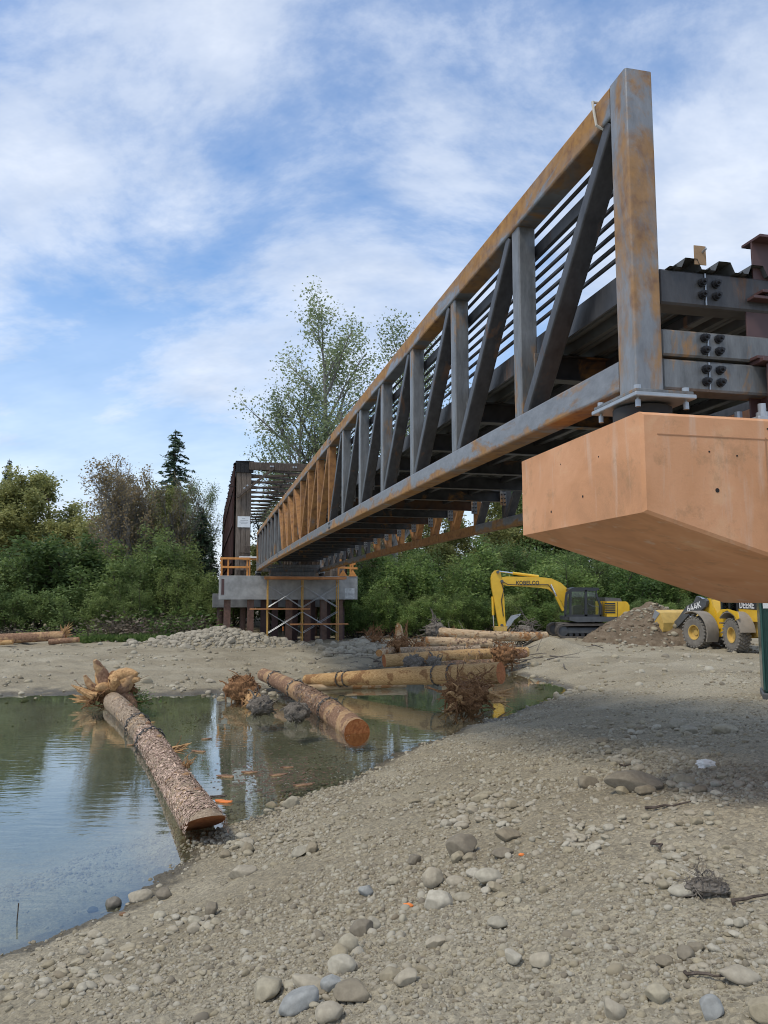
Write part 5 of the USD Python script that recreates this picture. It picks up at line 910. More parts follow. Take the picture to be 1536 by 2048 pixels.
CL = [(960, 1610, 75, 26, 30, 'in the upper middle cluster'), (900, 1640, 45, 22, 12, 'at the left foot of the upper middle cluster'), (1160, 1675, 60, 22, 20, 'in the patch right of the blocky boulder'), (1010, 1650, 40, 15, 6, 'just above the blocky boulder'), (1230, 1500, 45, 35, 16, 'in the trail above the widest boulder'),
      (1400, 1570, 50, 22, 20, 'heaped right of the widest boulder'), (1350, 1735, 40, 35, 24, 'round the brown root clump'), (1300, 1760, 50, 25, 8, 'left of the brown root clump'), (640, 1985, 60, 35, 14, 'among the big stones of the bottom cluster'), (380, 1850, 70, 30, 14, 'on the slope above the left shallows'), (120, 1960, 90, 40, 26, 'in the pale drift at the lower left'),
      (230, 1900, 70, 25, 14, 'just above the lower left waterline'), (1420, 1905, 60, 25, 10, 'beside the dark pile at the lower right'), (480, 1690, 40, 15, 10, 'right of the sawn log end'), (1350, 1460, 90, 10, 9, 'in the shaded row below the pier'), (540, 1612, 25, 10, 5, 'beside the round boulder in the inlet'), (960, 1760, 80, 35, 8, 'below the biggest boulder'), (1480, 1840, 50, 25, 6, 'near the right frame edge'), (1330, 1650, 120, 20, 12, 'on the bare slope below the widest boulder')]
n_ = 0
for cx, cy, sx, sy, k, where in CL:
    for _ in range(k):
        x, y = cx + rng.normal() * sx * .6, cy + rng.normal() * sy * .6
        if not (-20 < x < 1560 and y < 2060): continue
        w_ = rng.uniform(13, 27) * (1 if y > 1520 else .75); stone_at(x, y, w_, w_ * rng.uniform(.45, .75), 400 + n_, [stone_mat, stone_mat, stone_tan, _m['p']][rng.integers(0, 4)], 'small rounded cobble ' + where, 'stone', 'small cobbles ' + where, rng.uniform(-.4, .4), .3, sub=2); n_ += 1
print('cobbles', n_)
# pebbles: too many to count
protos = [cobble(900 + k, 1, .24, 1.2 if k % 3 else .2) for k in range(9)]
def scatter(name, label, cat, protos, mats, P, scale, rng, flat=(.6, 1.)):
    pi = UsdGeom.PointInstancer.Define(stage, f'/World/{name}'); tag(pi.GetPrim(), label, cat, None, 'stuff')
    for k, g in enumerate(protos): m_ = mesh('piece', g, mats[k % len(mats)], f'/World/{name}', smooth=True); pi.GetPrototypesRel().AddTarget(m_.GetPath())
    n = len(P); pi.CreateProtoIndicesAttr(Vt.IntArray.FromNumpy(rng.integers(0, len(protos), n).astype(np.int32))); pi.CreatePositionsAttr(Vt.Vec3fArray.FromNumpy(P.astype(np.float32)))
    s = scale[:, None] * np.stack([rng.uniform(.8, 1.35, n), rng.uniform(.7, 1.1, n), rng.uniform(*flat, n)], 1); pi.CreateScalesAttr(Vt.Vec3fArray.FromNumpy(s.astype(np.float32)))
    yaw = rng.uniform(0, 2 * PI, n) / 2; tl = rng.normal(0, .18, n) / 2; qw = np.stack([np.cos(yaw) * np.cos(tl), np.cos(yaw) * np.sin(tl), np.sin(yaw) * np.sin(tl), np.sin(yaw) * np.cos(tl)], 1)
    pi.CreateOrientationsAttr(Vt.QuathArray([Gf.Quath(float(a), float(b), float(c), float(d)) for a, b, c, d in qw]))
def bank_points(n, r0, r1, seed, a0=-31, a1=31, power=1., clump=2.2, thr=.5):
    rng = np.random.default_rng(seed); r = np.exp(rng.uniform(math.log(r0), math.log(r1), n)); a = np.radians(rng.uniform(a0, a1, n)); x, y = r * np.sin(a), r * np.cos(a)
    k = meshkit.fbm(np.stack([x * .9, y * .9, 0 * x], 1), 4, seed); keep = rng.random(n) < np.clip((k - .36) * clump, .05, 1); x, y = x[keep], y[keep]; z = zground(x, y); return x, y, z, np.hypot(x, y), rng
x, y, z, r, rng = bank_points(170000, 2.6, 26, 5, clump=3.2); ok = z > -.5; x, y, z, r = x[ok], y[ok], z[ok], r[ok]
sz = np.exp(rng.normal(math.log(.0056), .62, len(x))) * np.clip(r / 5, .8, 2.4); sz = np.minimum(sz, .038)
scatter('pebbles', 'small pebbles strewn all over the near gravel bank', 'gravel', protos, [stone_mat, stone_tan, stone_mat, _m['p'], stone_brown, stone_mat], np.stack([x, y, z + sz * .12], 1), sz, rng)
x, y, z, r, rng = bank_points(14000, 22, 48, 6, -34, 30); ok = (z > -.15); x, y, z, r = x[ok], y[ok], z[ok], r[ok]; shore_d = np.exp(-((r - 25.5) / 2.5) ** 2) * (x < -1); keep = rng.random(len(x)) < .35 + .65 * shore_d; x, y, z, r = x[keep], y[keep], z[keep], r[keep]
sz = np.exp(rng.normal(math.log(.055), .5, len(x))); sz = np.minimum(sz, .2)
scatter('gravel_bar_stones', 'grey stones strewn over the far gravel bar', 'gravel', protos, [stone_mat, stone_tan, stone_mat, _m['p'], stone_brown, stone_mat], np.stack([x, y, z + sz * .2], 1), sz, rng)
# middling stones gathered in the same drifts
rng = np.random.default_rng(19); X, Y, Z, S = [], [], [], []
for cx, cy, sx, sy, k, _w in CL + [(700, 1660, 120, 30, 14, ''), (620, 1690, 60, 20, 8, ''), (860, 1590, 120, 25, 14, ''), (1060, 1560, 110, 30, 12, ''), (1440, 1740, 80, 50, 14, ''), (1100, 1850, 160, 60, 14, ''), (850, 1950, 150, 40, 14, ''), (300, 1980, 120, 40, 14, ''), (1350, 1500, 120, 25, 12, '')]:
    for _ in range(k * 4):
        x, y = cx + rng.normal() * sx * .85, cy + rng.normal() * sy * .85
        if -30 < x < 1570 and y < 2075: p = hit(x, y); X.append(p[0]); Y.append(p[1]); S.append(np.linalg.norm(p - [0, 0, EYE]) / FPX * rng.uniform(2.6, 6.8))
X, Y, S = map(np.array, (X, Y, S)); Z = zground(X, Y); scatter('drift_stones', 'middling stones gathered in loose drifts between the cobbles of the near bank', 'stones', [cobble(970 + k, 2, .15, .6 if k % 2 else .1) for k in range(8)], [stone_mat, stone_tan, stone_mat, _m['p']], np.stack([X, Y, Z + S * .22], 1), S, rng, (.5, .85))
# rubble heaps at the far pier, dirt pile, pale bank by the inlet
def heap(name, label, cat, c, sx, sy, h, mat, seed, lumpy=.25, n=70, kind=None):
    gx_, gy_ = np.meshgrid(np.linspace(-1.25, 1.25, n), np.linspace(-1.25, 1.25, n), indexing='ij'); rr = np.hypot(gx_, gy_); X, Y = c[0] + gx_ * sx, c[1] + gy_ * sy
    nz = fbm(np.stack([X * .8, Y * .8, 0 * X], -1), 4, seed) * lumpy * 2; hh = h * (np.clip(1 - rr * (1 + nz), 0, 1) ** .9) + h * .10 * fbm(np.stack([X * 3, Y * 3, 0 * X], -1), 3, seed + 1) * (rr < .95); base = zground(X.ravel(), Y.ravel()).reshape(X.shape)
    Z = base + np.where(hh > .005, hh, -.12); i, j = np.meshgrid(np.arange(n - 1), np.arange(n - 1), indexing='ij'); q = np.stack([i * n + j, (i + 1) * n + j, (i + 1) * n + j + 1, i * n + j + 1], -1).reshape(-1, 4)
    mesh(name, (np.stack([X, Y, Z], -1).reshape(-1, 3), q), mat, smooth=True, label=label, cat=cat, kind=kind); f = RegularGridInterpolator((X[:, 0], Y[0]), Z, bounds_error=False, fill_value=-9); return f
c = at_y(1305, 1288, 43.5); fd = heap('dirt_pile', 'dark brown dirt pile between the excavator and the loader', 'dirt pile', c, 4.0, 3.0, 2.15, dirt_m, 3)
rng = np.random.default_rng(31); dx, dy = c[0] + rng.normal(0, 2.0, 420), c[1] - abs(rng.normal(0, 1.6, 420)); dz = np.maximum(fd(np.stack([dx, dy], 1)), zground(dx, dy)); ds = np.exp(rng.normal(math.log(.07), .5, 420)); scatter('dirt_clods', 'clods and stones lying on the dirt pile', 'clods', protos, [dirt_m, stone_brown, stone_mat], np.stack([dx, dy, dz], 1), np.minimum(ds, .2), rng)
c2 = at_y(1105, 1312, 39.5); fp = heap('spoil_bank', 'pale sandy spoil bank right of the inlet, below the excavator', 'spoil bank', c2, 1.6, 3.2, .55, ground_mat, 8)
rip = [protos_ for protos_ in [cobble(950 + k, 1, .2, 1.) for k in range(6)]]
HP = [(at_y(440, 1290, 46.5), 4.2, 2.6, .85, 'left'), (at_y(735, 1300, 42.5), 1.7, 3.4, .5, 'right')]
n_ = 0
for c3, sx, sy, h, sd in HP:
    fh = heap('rubble_heap', 'pale rubble heap at the foot of the far pier, %s of the scaffold' % sd, 'rubble', c3, sx, sy, h, ground_mat, 12)
    rng = np.random.default_rng(41 if sd == 'left' else 42); n = 2200 if sd == 'left' else 1000; X, Y = c3[0] + rng.normal(0, sx * .52, n), c3[1] + rng.normal(-.1 * sy, sy * .45, n); Z = np.maximum(fh(np.stack([X, Y], 1)), zground(X, Y)); S = np.minimum(np.exp(rng.normal(math.log(.08), .55, n)), .27); o = np.argsort(-S)
    for i in o[:26]:
        thing_mesh('rubble_rock', trimesh.Trimesh(cobble(3000 + n_, 1, .2, 1.).vertices * S[i] * [1.2, 1, .8], rip[0].faces), rip_mat, (X[i], Y[i], Z[i] + S[i] * .3), 'pale angular rock on the rubble heap %s of the scaffold' % sd, 'rock', 'rocks on the %s rubble heap' % sd, smooth=False); n_ += 1
    o = o[26:]; scatter('rubble_%s' % ('stones' if sd == 'left' else 'stones_001'), 'small pale rubble covering the heap %s of the scaffold' % sd, 'rubble', rip, [rip_mat], np.stack([X[o], Y[o], Z[o] + S[o] * .2], 1), S[o], rng)
print('stones done')
# ------------------------------------------------------------------ trees and bushes
def quads(C, size, rng, up=.0, aspect=.55, tint=None, droop=0.):
    """one leaf-sized diamond at every point"""
    n = len(C); a = rng.normal(size=(n, 3)); a[:, 2] = a[:, 2] * .6 - droop; a /= np.linalg.norm(a, axis=1, keepdims=True); nn = rng.normal(size=(n, 3)) * .75 + np.array([0, 0, up]); b = np.cross(nn, a); b /= np.linalg.norm(b, axis=1, keepdims=True) + 1e-9
    s = size * rng.uniform(.6, 1.3, n)[:, None]; V = np.stack([C - a * s * .5, C + b * s * aspect * .5, C + a * s * .5, C - b * s * aspect * .5], 1).reshape(-1, 3); k = np.arange(n)[:, None] * 4; F = np.vstack([k + [0, 1, 2], k + [0, 2, 3]])
    t = np.clip((rng.normal(.5, .22, n) if tint is None else tint), 0, 1); return (V, F), np.repeat(t, 4)
def skeleton(rng, h, spec, r0, lean=.05):
    """spec: per level (children, start, angle, length ratio, upward pull, wobble); returns tubes and twig points with their branch direction"""
    tubes, twigs = [], []
    def grow(p, d, L, r, lev):
        ch, st, an, lr, upw, wob = spec[min(lev, len(spec) - 1)]; n = 7 if lev < 2 else 5; P, D = [p], [d]
        for i in range(n - 1): d = d + rng.normal(0, wob, 3) + np.array([0, 0, upw]) / n; d /= np.linalg.norm(d); p = p + d * L / (n - 1); P.append(p); D.append(d)
        P = np.array(P); tubes.append((P, np.linspace(r, r * (.3 if lev else .22), n), lev))
        if lev >= len(spec) - 1: twigs.append((P, D[-1])); return
        for k in range(ch if lev else ch):
            t = st + (1 - st) * (k + rng.random()) / ch; f = t * (n - 1); i = min(int(f), n - 2); q = P[i] + (P[i + 1] - P[i]) * (f - i); e = D[i] + 0; s_ = np.cross(e, rng.normal(size=3)); s_ /= np.linalg.norm(s_); A = an * rng.uniform(.75, 1.25); e = e * math.cos(A) + s_ * math.sin(A)
            grow(q, e, L * lr * (1 - .55 * max(0, t - st)) * rng.uniform(.75, 1.2), r * (1 - .7 * t) * .55 + .004, lev + 1)
        if lev: twigs.append((P[-3:], D[-1]))
    grow(np.zeros(3), np.array([rng.normal(0, lean), rng.normal(0, lean), 1.]), h, r0, 0); return tubes, twigs
def leaves_on(twigs, per, spread, rng):
    C, T = [], []
    for P, d in twigs:
        k = max(1, int(per * rng.uniform(.5, 1.5))); t = rng.uniform(.15, 1.05, k) * (len(P) - 1); i = np.minimum(t.astype(int), len(P) - 2); q = P[i] + (P[i + 1] - P[i]) * (t - i)[:, None]; C.append(q + rng.normal(0, spread, (k, 3))); T.append(np.clip(rng.normal(rng.normal(.5, .16), .14, k), 0, 1))
    return np.vstack(C), np.concatenate(T)
TREES = {}
def proto(key, name, seed, kind):
    """a tree of height 1 x its own metres; returns parts as (name, mesh, material, tint)"""
    rng = np.random.default_rng(seed); out = []
    if kind == 'bush' or kind == 'willow':
        n = 15 if kind == 'bush' else 20; tb, tw = [], []
        for k in range(n):
            a = rng.uniform(0, 2 * PI); tl = rng.uniform(.08, .62 if kind == 'bush' else .42); tt, ww = skeleton(rng, rng.uniform(.65, 1.0) * 4.2 * (1 - .35 * tl), [(9, .12, .65, .34, .6, .07), (5, .2, .6, .5, .35, .12), (0, 0, 0, 0, .2, .15)], .045)
            ca, sa, ct, st_ = math.cos(a), math.sin(a), math.cos(tl), math.sin(tl); R = np.array([[ca, -sa, 0], [sa, ca, 0], [0, 0, 1]]) @ np.array([[ct, 0, st_], [0, 1, 0], [-st_, 0, ct]]); off = np.array([ca, sa, 0]) * rng.uniform(0, .7)
            tb += [(P @ R.T + off, r, l) for P, r, l in tt]; tw += [(P @ R.T + off, d) for P, d in ww]
        C, T = leaves_on(tw, 21 if kind == 'bush' else 19, .14, rng); m, t = quads(C, .135 if kind == 'bush' else .14, rng, .5, .5 if kind == 'bush' else .30, T)
        out = [('stems', cat_([tube(P, r, 4, False) for P, r, l in tb if l < 2]), tree_bark_d, None), ('crown', m, None, t)]
    elif kind in ('maple', 'cottonwood'):
        sp = {'maple': [(15, .12, .95, .52, .5, .05), (8, .2, .7, .45, .35, .1), (5, .2, .65, .5, .1, .13), (0, 0, 0, 0, 0, .15)], 'cottonwood': [(24, .20, .62, .40, .55, .035), (8, .2, .62, .42, .35, .1), (5, .15, .7, .5, .1, .13), (0, 0, 0, 0, -.1, .15)]}[kind]
        tb, tw = skeleton(rng, 12., sp, .24)
        C, T = leaves_on(tw, 38 if kind == 'maple' else 12, .32 if kind == 'maple' else .26, rng); m, t = quads(C, .24 if kind == 'maple' else .125, rng, .6, .7, T)
        out = [('trunk', cat_([tube(P, r, 7 if l < 1 else (5 if l < 2 else 3), False) for P, r, l in tb if l < 3]), tree_bark if kind == 'cottonwood' else tree_bark_d, None), ('crown', m, None, t)]
    elif kind == 'bare':
        tb, tw = [], []
        for k in range(3):
            tt, ww = skeleton(rng, rng.uniform(9.5, 12), [(15, .28, .42, .42, .55, .035), (8, .2, .45, .45, .45, .08), (5, .2, .5, .5, .3, .1), (0, 0, 0, 0, .1, .12)], .16, .14); off = rng.normal(0, .5, 3) * [1, 1, 0]
            tb += [(P + off, np.maximum(r, .012), l) for P, r, l in tt]; tw += [(P + off, d) for P, d in ww]
        C, T = leaves_on(tw, 3.2, .17, rng); m, t = quads(C, .20, rng, .3, .7, T)
        out = [('trunk', cat_([tube(P, r, 6 if l < 1 else 3, False) for P, r, l in tb]), tree_bark, None), ('crown', m, None, t)]
    elif kind == 'conifer':
        tb = [(np.stack([rng.normal(0, .02, 12).cumsum() * .4, rng.normal(0, .02, 12).cumsum() * .4, np.linspace(0, 14, 12)], 1), np.linspace(.24, .02, 12), 0)]; C, T, A = [], [], []
        for z in np.arange(1.2, 13.9, .21):
            f = (14 - z) / 12.8; L = 3.0 * f ** .8 * rng.uniform(.75, 1.15) + .12
            for k in range(5):
                if rng.random() < .12: continue
                a = rng.uniform(0, 2 * PI); d = np.array([math.cos(a), math.sin(a), .0]); l = L * rng.uniform(.6, 1.15); n = max(4, int(l * 26)); s_ = np.sort(rng.uniform(.12, 1, n)); q = np.array([0, 0, z]) + d * (s_ * l)[:, None] + np.array([0, 0, 1.]) * (.12 * s_ - .34 * s_ ** 2)[:, None] * l; side_ = np.array([-d[1], d[0], 0]); w_ = .26 * (1.05 - s_)[:, None] * l + .05
                C.append(q + side_ * rng.uniform(-1, 1, (n, 1)) * w_ + rng.normal(0, .045, (n, 3)) - np.array([0, 0, .08]) * rng.random((n, 1))); T.append(np.clip(rng.normal(.35 + .25 * s_, .15), 0, 1)); tb.append((np.array([[0, 0, z], [0, 0, z] + d * l * .5 + [0, 0, -.02 * l], [0, 0, z] + d * l + [0, 0, -.22 * l]]), np.array([.03, .02, .006]), 1))
        C, T = np.vstack(C), np.concatenate(T); m, t = quads(C, .30, rng, .9, .36, T, .25)
        out = [('trunk', cat_([tube(P, r, 7 if l < 1 else 3, False) for P, r, l in tb]), tree_bark_d, None), ('crown', m, None, t)]
    elif kind == 'weed':
        n = 1500; C = np.stack([rng.normal(0, .6, n), rng.normal(0, .45, n), np.abs(rng.normal(0, .42, n))], 1); m, t = quads(C, .15, rng, .3, .5); sp = []
        for k in range(40): p = np.array([rng.normal(0, .5), rng.normal(0, .4), 0]); sp.append(tube([p, p + [rng.normal(0, .12), rng.normal(0, .12), .5], p + [rng.normal(0, .3), rng.normal(0, .3), 1.0]], [.012, .009, .004], 3, False))
        out = [('stems', cat_(sp), tree_bark_d, None), ('crown', m, None, t)]
    zs = np.concatenate([np.asarray(o[1][0] if isinstance(o[1], tuple) else o[1].vertices)[:, 2] for o in out]); return out, float(zs.max())
for key, seed, kind in (('bush', 1, 'bush'), ('bush2', 2, 'bush'), ('willow', 3, 'willow'), ('willow2', 4, 'willow'), ('maple', 5, 'maple'), ('maple2', 6, 'maple'), ('cottonwood', 7, 'cottonwood'), ('cottonwood2', 17, 'cottonwood'), ('bare', 8, 'bare'), ('bare2', 9, 'bare'), ('conifer', 10, 'conifer'), ('conifer2', 11, 'conifer'), ('weed', 12, 'weed')):
    TREES[key] = proto(key, key, seed, kind)
_made = {}
def plant(name, key, leaf, px, base_py, top_py, Y, label, cat='tree', wide=1., group=None, rz=None, X=None):
    """a tree with its foot at depth Y under photo column px and its top at photo row top_py"""
    parts, H = TREES[key]; X = at_y(px, 1200, Y)[0] if X is None else X; z0 = float(zground(X, Y)[0]) - .1; h = EYE + (HOR - top_py) / FPX * Y * 1.003 - z0 if top_py < 5000 else top_py - 5000; s = h / H
    r = np.random.default_rng(int(abs(px) * 7 + Y * 13 + 5)); M = TRS((X, Y, z0), r.uniform(0, 2 * PI) if rz is None else rz, s * wide, s); k = (name, key, leaf.GetPath())
    if k in _made: return dup(_made[k], M, label, cat, group)
    t = thing(name, label, cat, M, group); _made[k] = t
    for nm, m, mt, tint in parts: mesh(nm, m, mt or leaf, t, smooth=nm != 'crown', pv=tint)
    return t
# behind the left gravel bar: tall trees first
plant('conifer_tree', 'conifer', needle, 343, 0, 856, 84, 'pointed conifer rising above the trees left of the timber bridge', wide=1.25)
plant('conifer_tree', 'conifer2', needle, 4, 0, 916, 92, 'conifer tip at the left edge of the frame', wide=.8)
plant('conifer_tree', 'conifer2', needle, 398, 0, 1010, 72, 'dark conifer low beside the timber bridge, below the pointed one', wide=1.2)
plant('conifer_tree', 'conifer', needle, 420, 0, 1085, 66, 'small dark conifer touching the left side of the timber bridge', wide=1.3)
plant('silver_tree', 'cottonwood2', leaf_silver, 396, 0, 948, 78, 'pale grey green loose tree at the right end of the left tree line', wide=.95)
for px, top, Y, w_, key, lab in ((95, 930, 82, 1.25, 'maple', 'broad olive crowned tree left of the bare trees, highest on the left'), (30, 975, 78, 1.3, 'maple2', 'olive tree under the conifer tip at the left frame edge'), (-60, 945, 80, 1.3, 'maple', 'olive tree cut by the left frame edge'), (150, 985, 74, 1.25, 'maple2', 'olive tree between the broad olive one and the bare trees'), (225, 1005, 70, 1.25, 'maple', 'olive tree in front of the bare trees'), (300, 975, 76, 1.2, 'maple2', 'olive tree right of the bare trees, below the pointed conifer'), (360, 960, 80, 1.1, 'maple', 'olive tree right under the pointed conifer'), (-150, 960, 84, 1.4, 'maple2', 'olive tree beyond the left frame edge')):
    plant('olive_tree', key, leaf_olive, px, 0, top, Y, lab, wide=w_)
for px, top, Y, w_, key, lab in ((205, 925, 66, .95, 'bare', 'left one of the pale nearly bare trees'), (248, 905, 68, .8, 'bare2', 'tallest of the pale nearly bare trees'), (292, 925, 64, 1.05, 'bare', 'right one of the pale nearly bare trees, with russet leaves'), (330, 945, 66, .95, 'bare2', 'russet half bare tree just left of the pointed conifer')):
    plant('half_bare_tree', key, leaf_autumn, px, 0, top, Y, lab, wide=w_)
for px, top, Y, w_, key, lab in ((40, 1075, 60, 1.35, 'bush', 'deep green bush at the left frame edge, in the row behind the far log'), (110, 1090, 57, 1.35, 'bush2', 'deep green bush behind the splintered fallen log'), (180, 1055, 61, 1.4, 'bush', 'highest deep green bush of the left thicket'), (245, 1075, 58, 1.3, 'bush2', 'deep green bush under the bare trees'), (-50, 1090, 60, 1.4, 'bush2', 'deep green bush cut by the left frame edge'), (380, 1130, 58, 1.2, 'bush', 'deep green bush left of the far pier'), (425, 1165, 56, 1.1, 'bush2', 'deep green bush touching the left end of the far pier'), (-140, 1080, 62, 1.5, 'bush', 'deep green bush beyond the left frame edge'), (20, 1165, 53, 1.3, 'bush2', 'low dark bush in front at the left frame edge'), (140, 1170, 52.5, 1.3, 'bush', 'low dark bush in front of the highest green bush'), (215, 1180, 52.5, 1.25, 'bush2', 'low dark bush left of the yellow green willow foot'),
       (465, 1150, 66, 1.2, 'bush', 'bush seen between the piles at the left of the far pier'), (560, 1150, 64, 1.3, 'bush2', 'bush seen between the piles behind the scaffold'), (640, 1140, 64, 1.3, 'bush', 'bush seen between the right piles of the far pier')):
    plant('green_bush', key, leaf_deep, px, 0, top, Y, lab, 'bush', w_)
for px, top, Y, w_, key, lab in ((300, 1085, 55, 1.05, 'willow', 'yellow green willow left of the pointed one'), (338, 1035, 57, .95, 'willow2', 'pointed yellow green willow in the middle of the left thicket'), (365, 1120, 54.5, 1.0, 'willow', 'grey green willow right of the pointed one'), (270, 1150, 53, 1.1, 'willow2', 'low yellow green willow in front of the left thicket'), (395, 1175, 53.5, 1.0, 'willow', 'small willow above the pale rubble heap')):
    plant('willow_bush', key, leaf_willow, px, 0, top, Y, lab, 'bush', w_)
for k, (px, top, Y, lf, key, lab) in enumerate(((225, 1225, 50.5, leaf_dry, 'weed', 'dry beige weeds left of the grass strip'), (262, 1215, 50.5, leaf_dry, 'weed', 'tallest dry beige weeds, above the grass strip'), (300, 1228, 50, leaf_dry, 'weed', 'dry beige weeds right of the tallest ones'), (335, 1215, 51, leaf_fresh, 'weed', 'bright green weeds left of the rubble heap'), (360, 1205, 51, leaf_fresh, 'weed', 'bright green weeds behind the rubble heap'), (75, 1250, 49, leaf_fresh, 'weed', 'bright green weed behind the splintered log end'), (40, 1245, 49, leaf_dry, 'weed', 'brown weeds behind the red fallen log'), (110, 1248, 49, leaf_dry, 'weed', 'brown weeds behind the splintered log end'), (185, 1245, 49, leaf_fresh, 'weed', 'low green weeds at the left end of the grass strip'), (395, 1225, 50, leaf_dry, 'weed', 'dry weeds left of the first pile'))):
    plant('tall_weeds', key, lf, px, 0, top, Y, lab, 'weeds', 1.5)
rng = np.random.default_rng(77); n = 5200; gx_, gy_ = rng.uniform(-18.5, -12.3, n), rng.uniform(46.8, 50.5, n); C = np.stack([gx_, gy_, zground(gx_, gy_) + rng.uniform(0, .25, n)], 1); m, t = quads(C, .26, rng, -.0, .16); V = m[0].reshape(-1, 4, 3); V[:, 2, 2] += .22; mesh('grass', (V.reshape(-1, 3), m[1]), grass_m, label='bright green grass strip on the far gravel bar at the left', cat='grass', kind='stuff', pv=t)
# the tall airy trees behind the bridge
plant('tall_cottonwood', 'cottonwood', leaf_silver, 660, 0, 562, 70, 'tallest airy tree, rising behind the truss in the middle', wide=1.05, rz=.4)
plant('tall_cottonwood', 'cottonwood2', leaf_silver, 782, 0, 608, 72, 'second airy tree behind the truss, right of the tallest', wide=.95, rz=1.)
plant('tall_cottonwood', 'cottonwood2', leaf_silver, 590, 0, 720, 66, 'lower airy tree left of the tallest, above the timber bridge', wide=1.0, rz=2.5)
for px, top, Y, lab in ((722, 985, 63, 'pale trunked bare alder just right of the far guardrail'), (748, 990, 65, 'pale trunked bare alder, second right of the far guardrail'), (768, 1000, 62, 'pale trunked bare alder, third right of the far guardrail')): plant('pale_alder', 'bare2', leaf_autumn, px, 0, top, Y, lab, wide=.55)
# right bank thicket
rng = np.random.default_rng(4)
R1 = [(705, 1110, 58), (735, 1118, 56), (770, 1085, 60), (800, 1095, 57), (835, 1085, 60), (868, 1105, 56), (905, 1075, 61), (940, 1095, 57), (975, 1080, 60), (1010, 1070, 61), (1045, 1090, 58), (1085, 1065, 61), (1120, 1090, 58), (1165, 1080, 62), (1210, 1110, 60), (1260, 1100, 63), (1310, 1120, 61), (1360, 1105, 64), (1410, 1130, 60), (1470, 1110, 63), (1540, 1120, 60), (1610, 1110, 62)]
WHERE = ['right of the far pier', 'behind the standing stump', 'above the log jam', 'left of the excavator stick', 'behind the excavator boom', 'behind the excavator cab', 'between the excavator and the dirt pile', 'behind the dirt pile', 'behind the loader', 'beyond the right frame edge']
def where(px): return WHERE[int(np.searchsorted([745, 815, 900, 990, 1090, 1190, 1265, 1350, 1500], px))]
_cnt = {}
for k, (px, top, Y) in enumerate(R1):
    w_ = where(px); j = _cnt.get(w_, 0); _cnt[w_] = j + 1
    key, lf, nm, adj = (('willow', leaf_willow, 'willow_bush', 'yellow green willow'), ('willow2', leaf_fresh, 'fresh_willow', 'fresh green willow'), ('bush', leaf_fresh, 'fresh_bush', 'rounded fresh green bush'))[(k * 2 + k // 3) % 3]
    plant(nm, key, lf, px, 0, top, Y, f"{adj} {w_}" + ('', ', the nearer of two', ', the rightmost there', ', the last there')[j], 'bush', 1.15)
R2 = [(720, 1180, 51.5), (760, 1165, 52.5), (800, 1185, 51), (850, 1180, 52), (890, 1190, 51), (930, 1180, 52), (970, 1185, 51.5), (1020, 1180, 53), (1060, 1190, 53), (1110, 1190, 54), (1235, 1195, 55), (1280, 1190, 55), (1330, 1195, 55), (1400, 1185, 55)]
_cnt = {}
for k, (px, top, Y) in enumerate(R2):
    w_ = where(px); j = _cnt.get(w_, 0); _cnt[w_] = j + 1; key, lf, nm, adj = (('bush2', leaf_fresh, 'fresh_bush', 'low leafy bush'), ('willow', leaf_willow, 'willow_bush', 'low feathery willow'))[k % 2]
    plant(nm, key, lf, px, 0, top, Y, f"{adj} in the front row {w_}" + ('', ', the right one', ', the rightmost')[j], 'bush', 1.25)
R3 = [(790, 1020, 84, 'conifer2', needle, 'conifer_tree', 'dark conifer seen under the truss, left one'), (845, 1010, 86, 'maple', leaf_olive, 'olive_tree', 'olive tree seen under the truss behind the willows'), (900, 985, 88, 'conifer', needle, 'conifer_tree', 'dark conifer seen under the truss, middle one'), (955, 975, 84, 'maple2', leaf_olive, 'olive_tree', 'olive tree left of the orange pier cap, seen under the truss'), (1005, 990, 90, 'conifer2', needle, 'conifer_tree', 'dark conifer just left of the orange pier cap'), (1060, 960, 88, 'maple', leaf_deep, 'deep_tree', 'deep green tree behind the left end of the orange pier cap'), (1130, 970, 86, 'maple2', leaf_deep, 'deep_tree', 'deep green tree behind the excavator boom'), (1200, 980, 88, 'maple', leaf_deep, 'deep_tree', 'deep green tree behind the excavator cab'), (1290, 990, 88, 'maple2', leaf_deep, 'deep_tree', 'deep green tree behind the dirt pile'), (1380, 985, 90, 'maple', leaf_deep, 'deep_tree', 'deep green tree behind the loader'), (1480, 980, 90, 'maple2', leaf_deep, 'deep_tree', 'deep green tree behind the loader cab'), (1600, 990, 88, 'maple', leaf_deep, 'deep_tree', 'deep green tree beyond the right frame edge'),
      (700, 1040, 82, 'maple2', leaf_olive, 'olive_tree', 'olive tree behind the right end of the far pier'), (745, 1030, 80, 'maple', leaf_olive, 'olive_tree', 'olive tree behind the pale alders'), (560, 1040, 95, 'maple', leaf_olive, 'olive_tree', 'olive tree seen through the timber bridge, right one'), (520, 1050, 92, 'maple2', leaf_olive, 'olive_tree', 'olive tree seen through the timber bridge, left one')]
for px, top, Y, key, lf, nm, lab in R3: plant(nm, key, lf, px, 0, top, Y, lab, wide=1.25 if 'conifer' not in key else 1.0)
print('trees done')
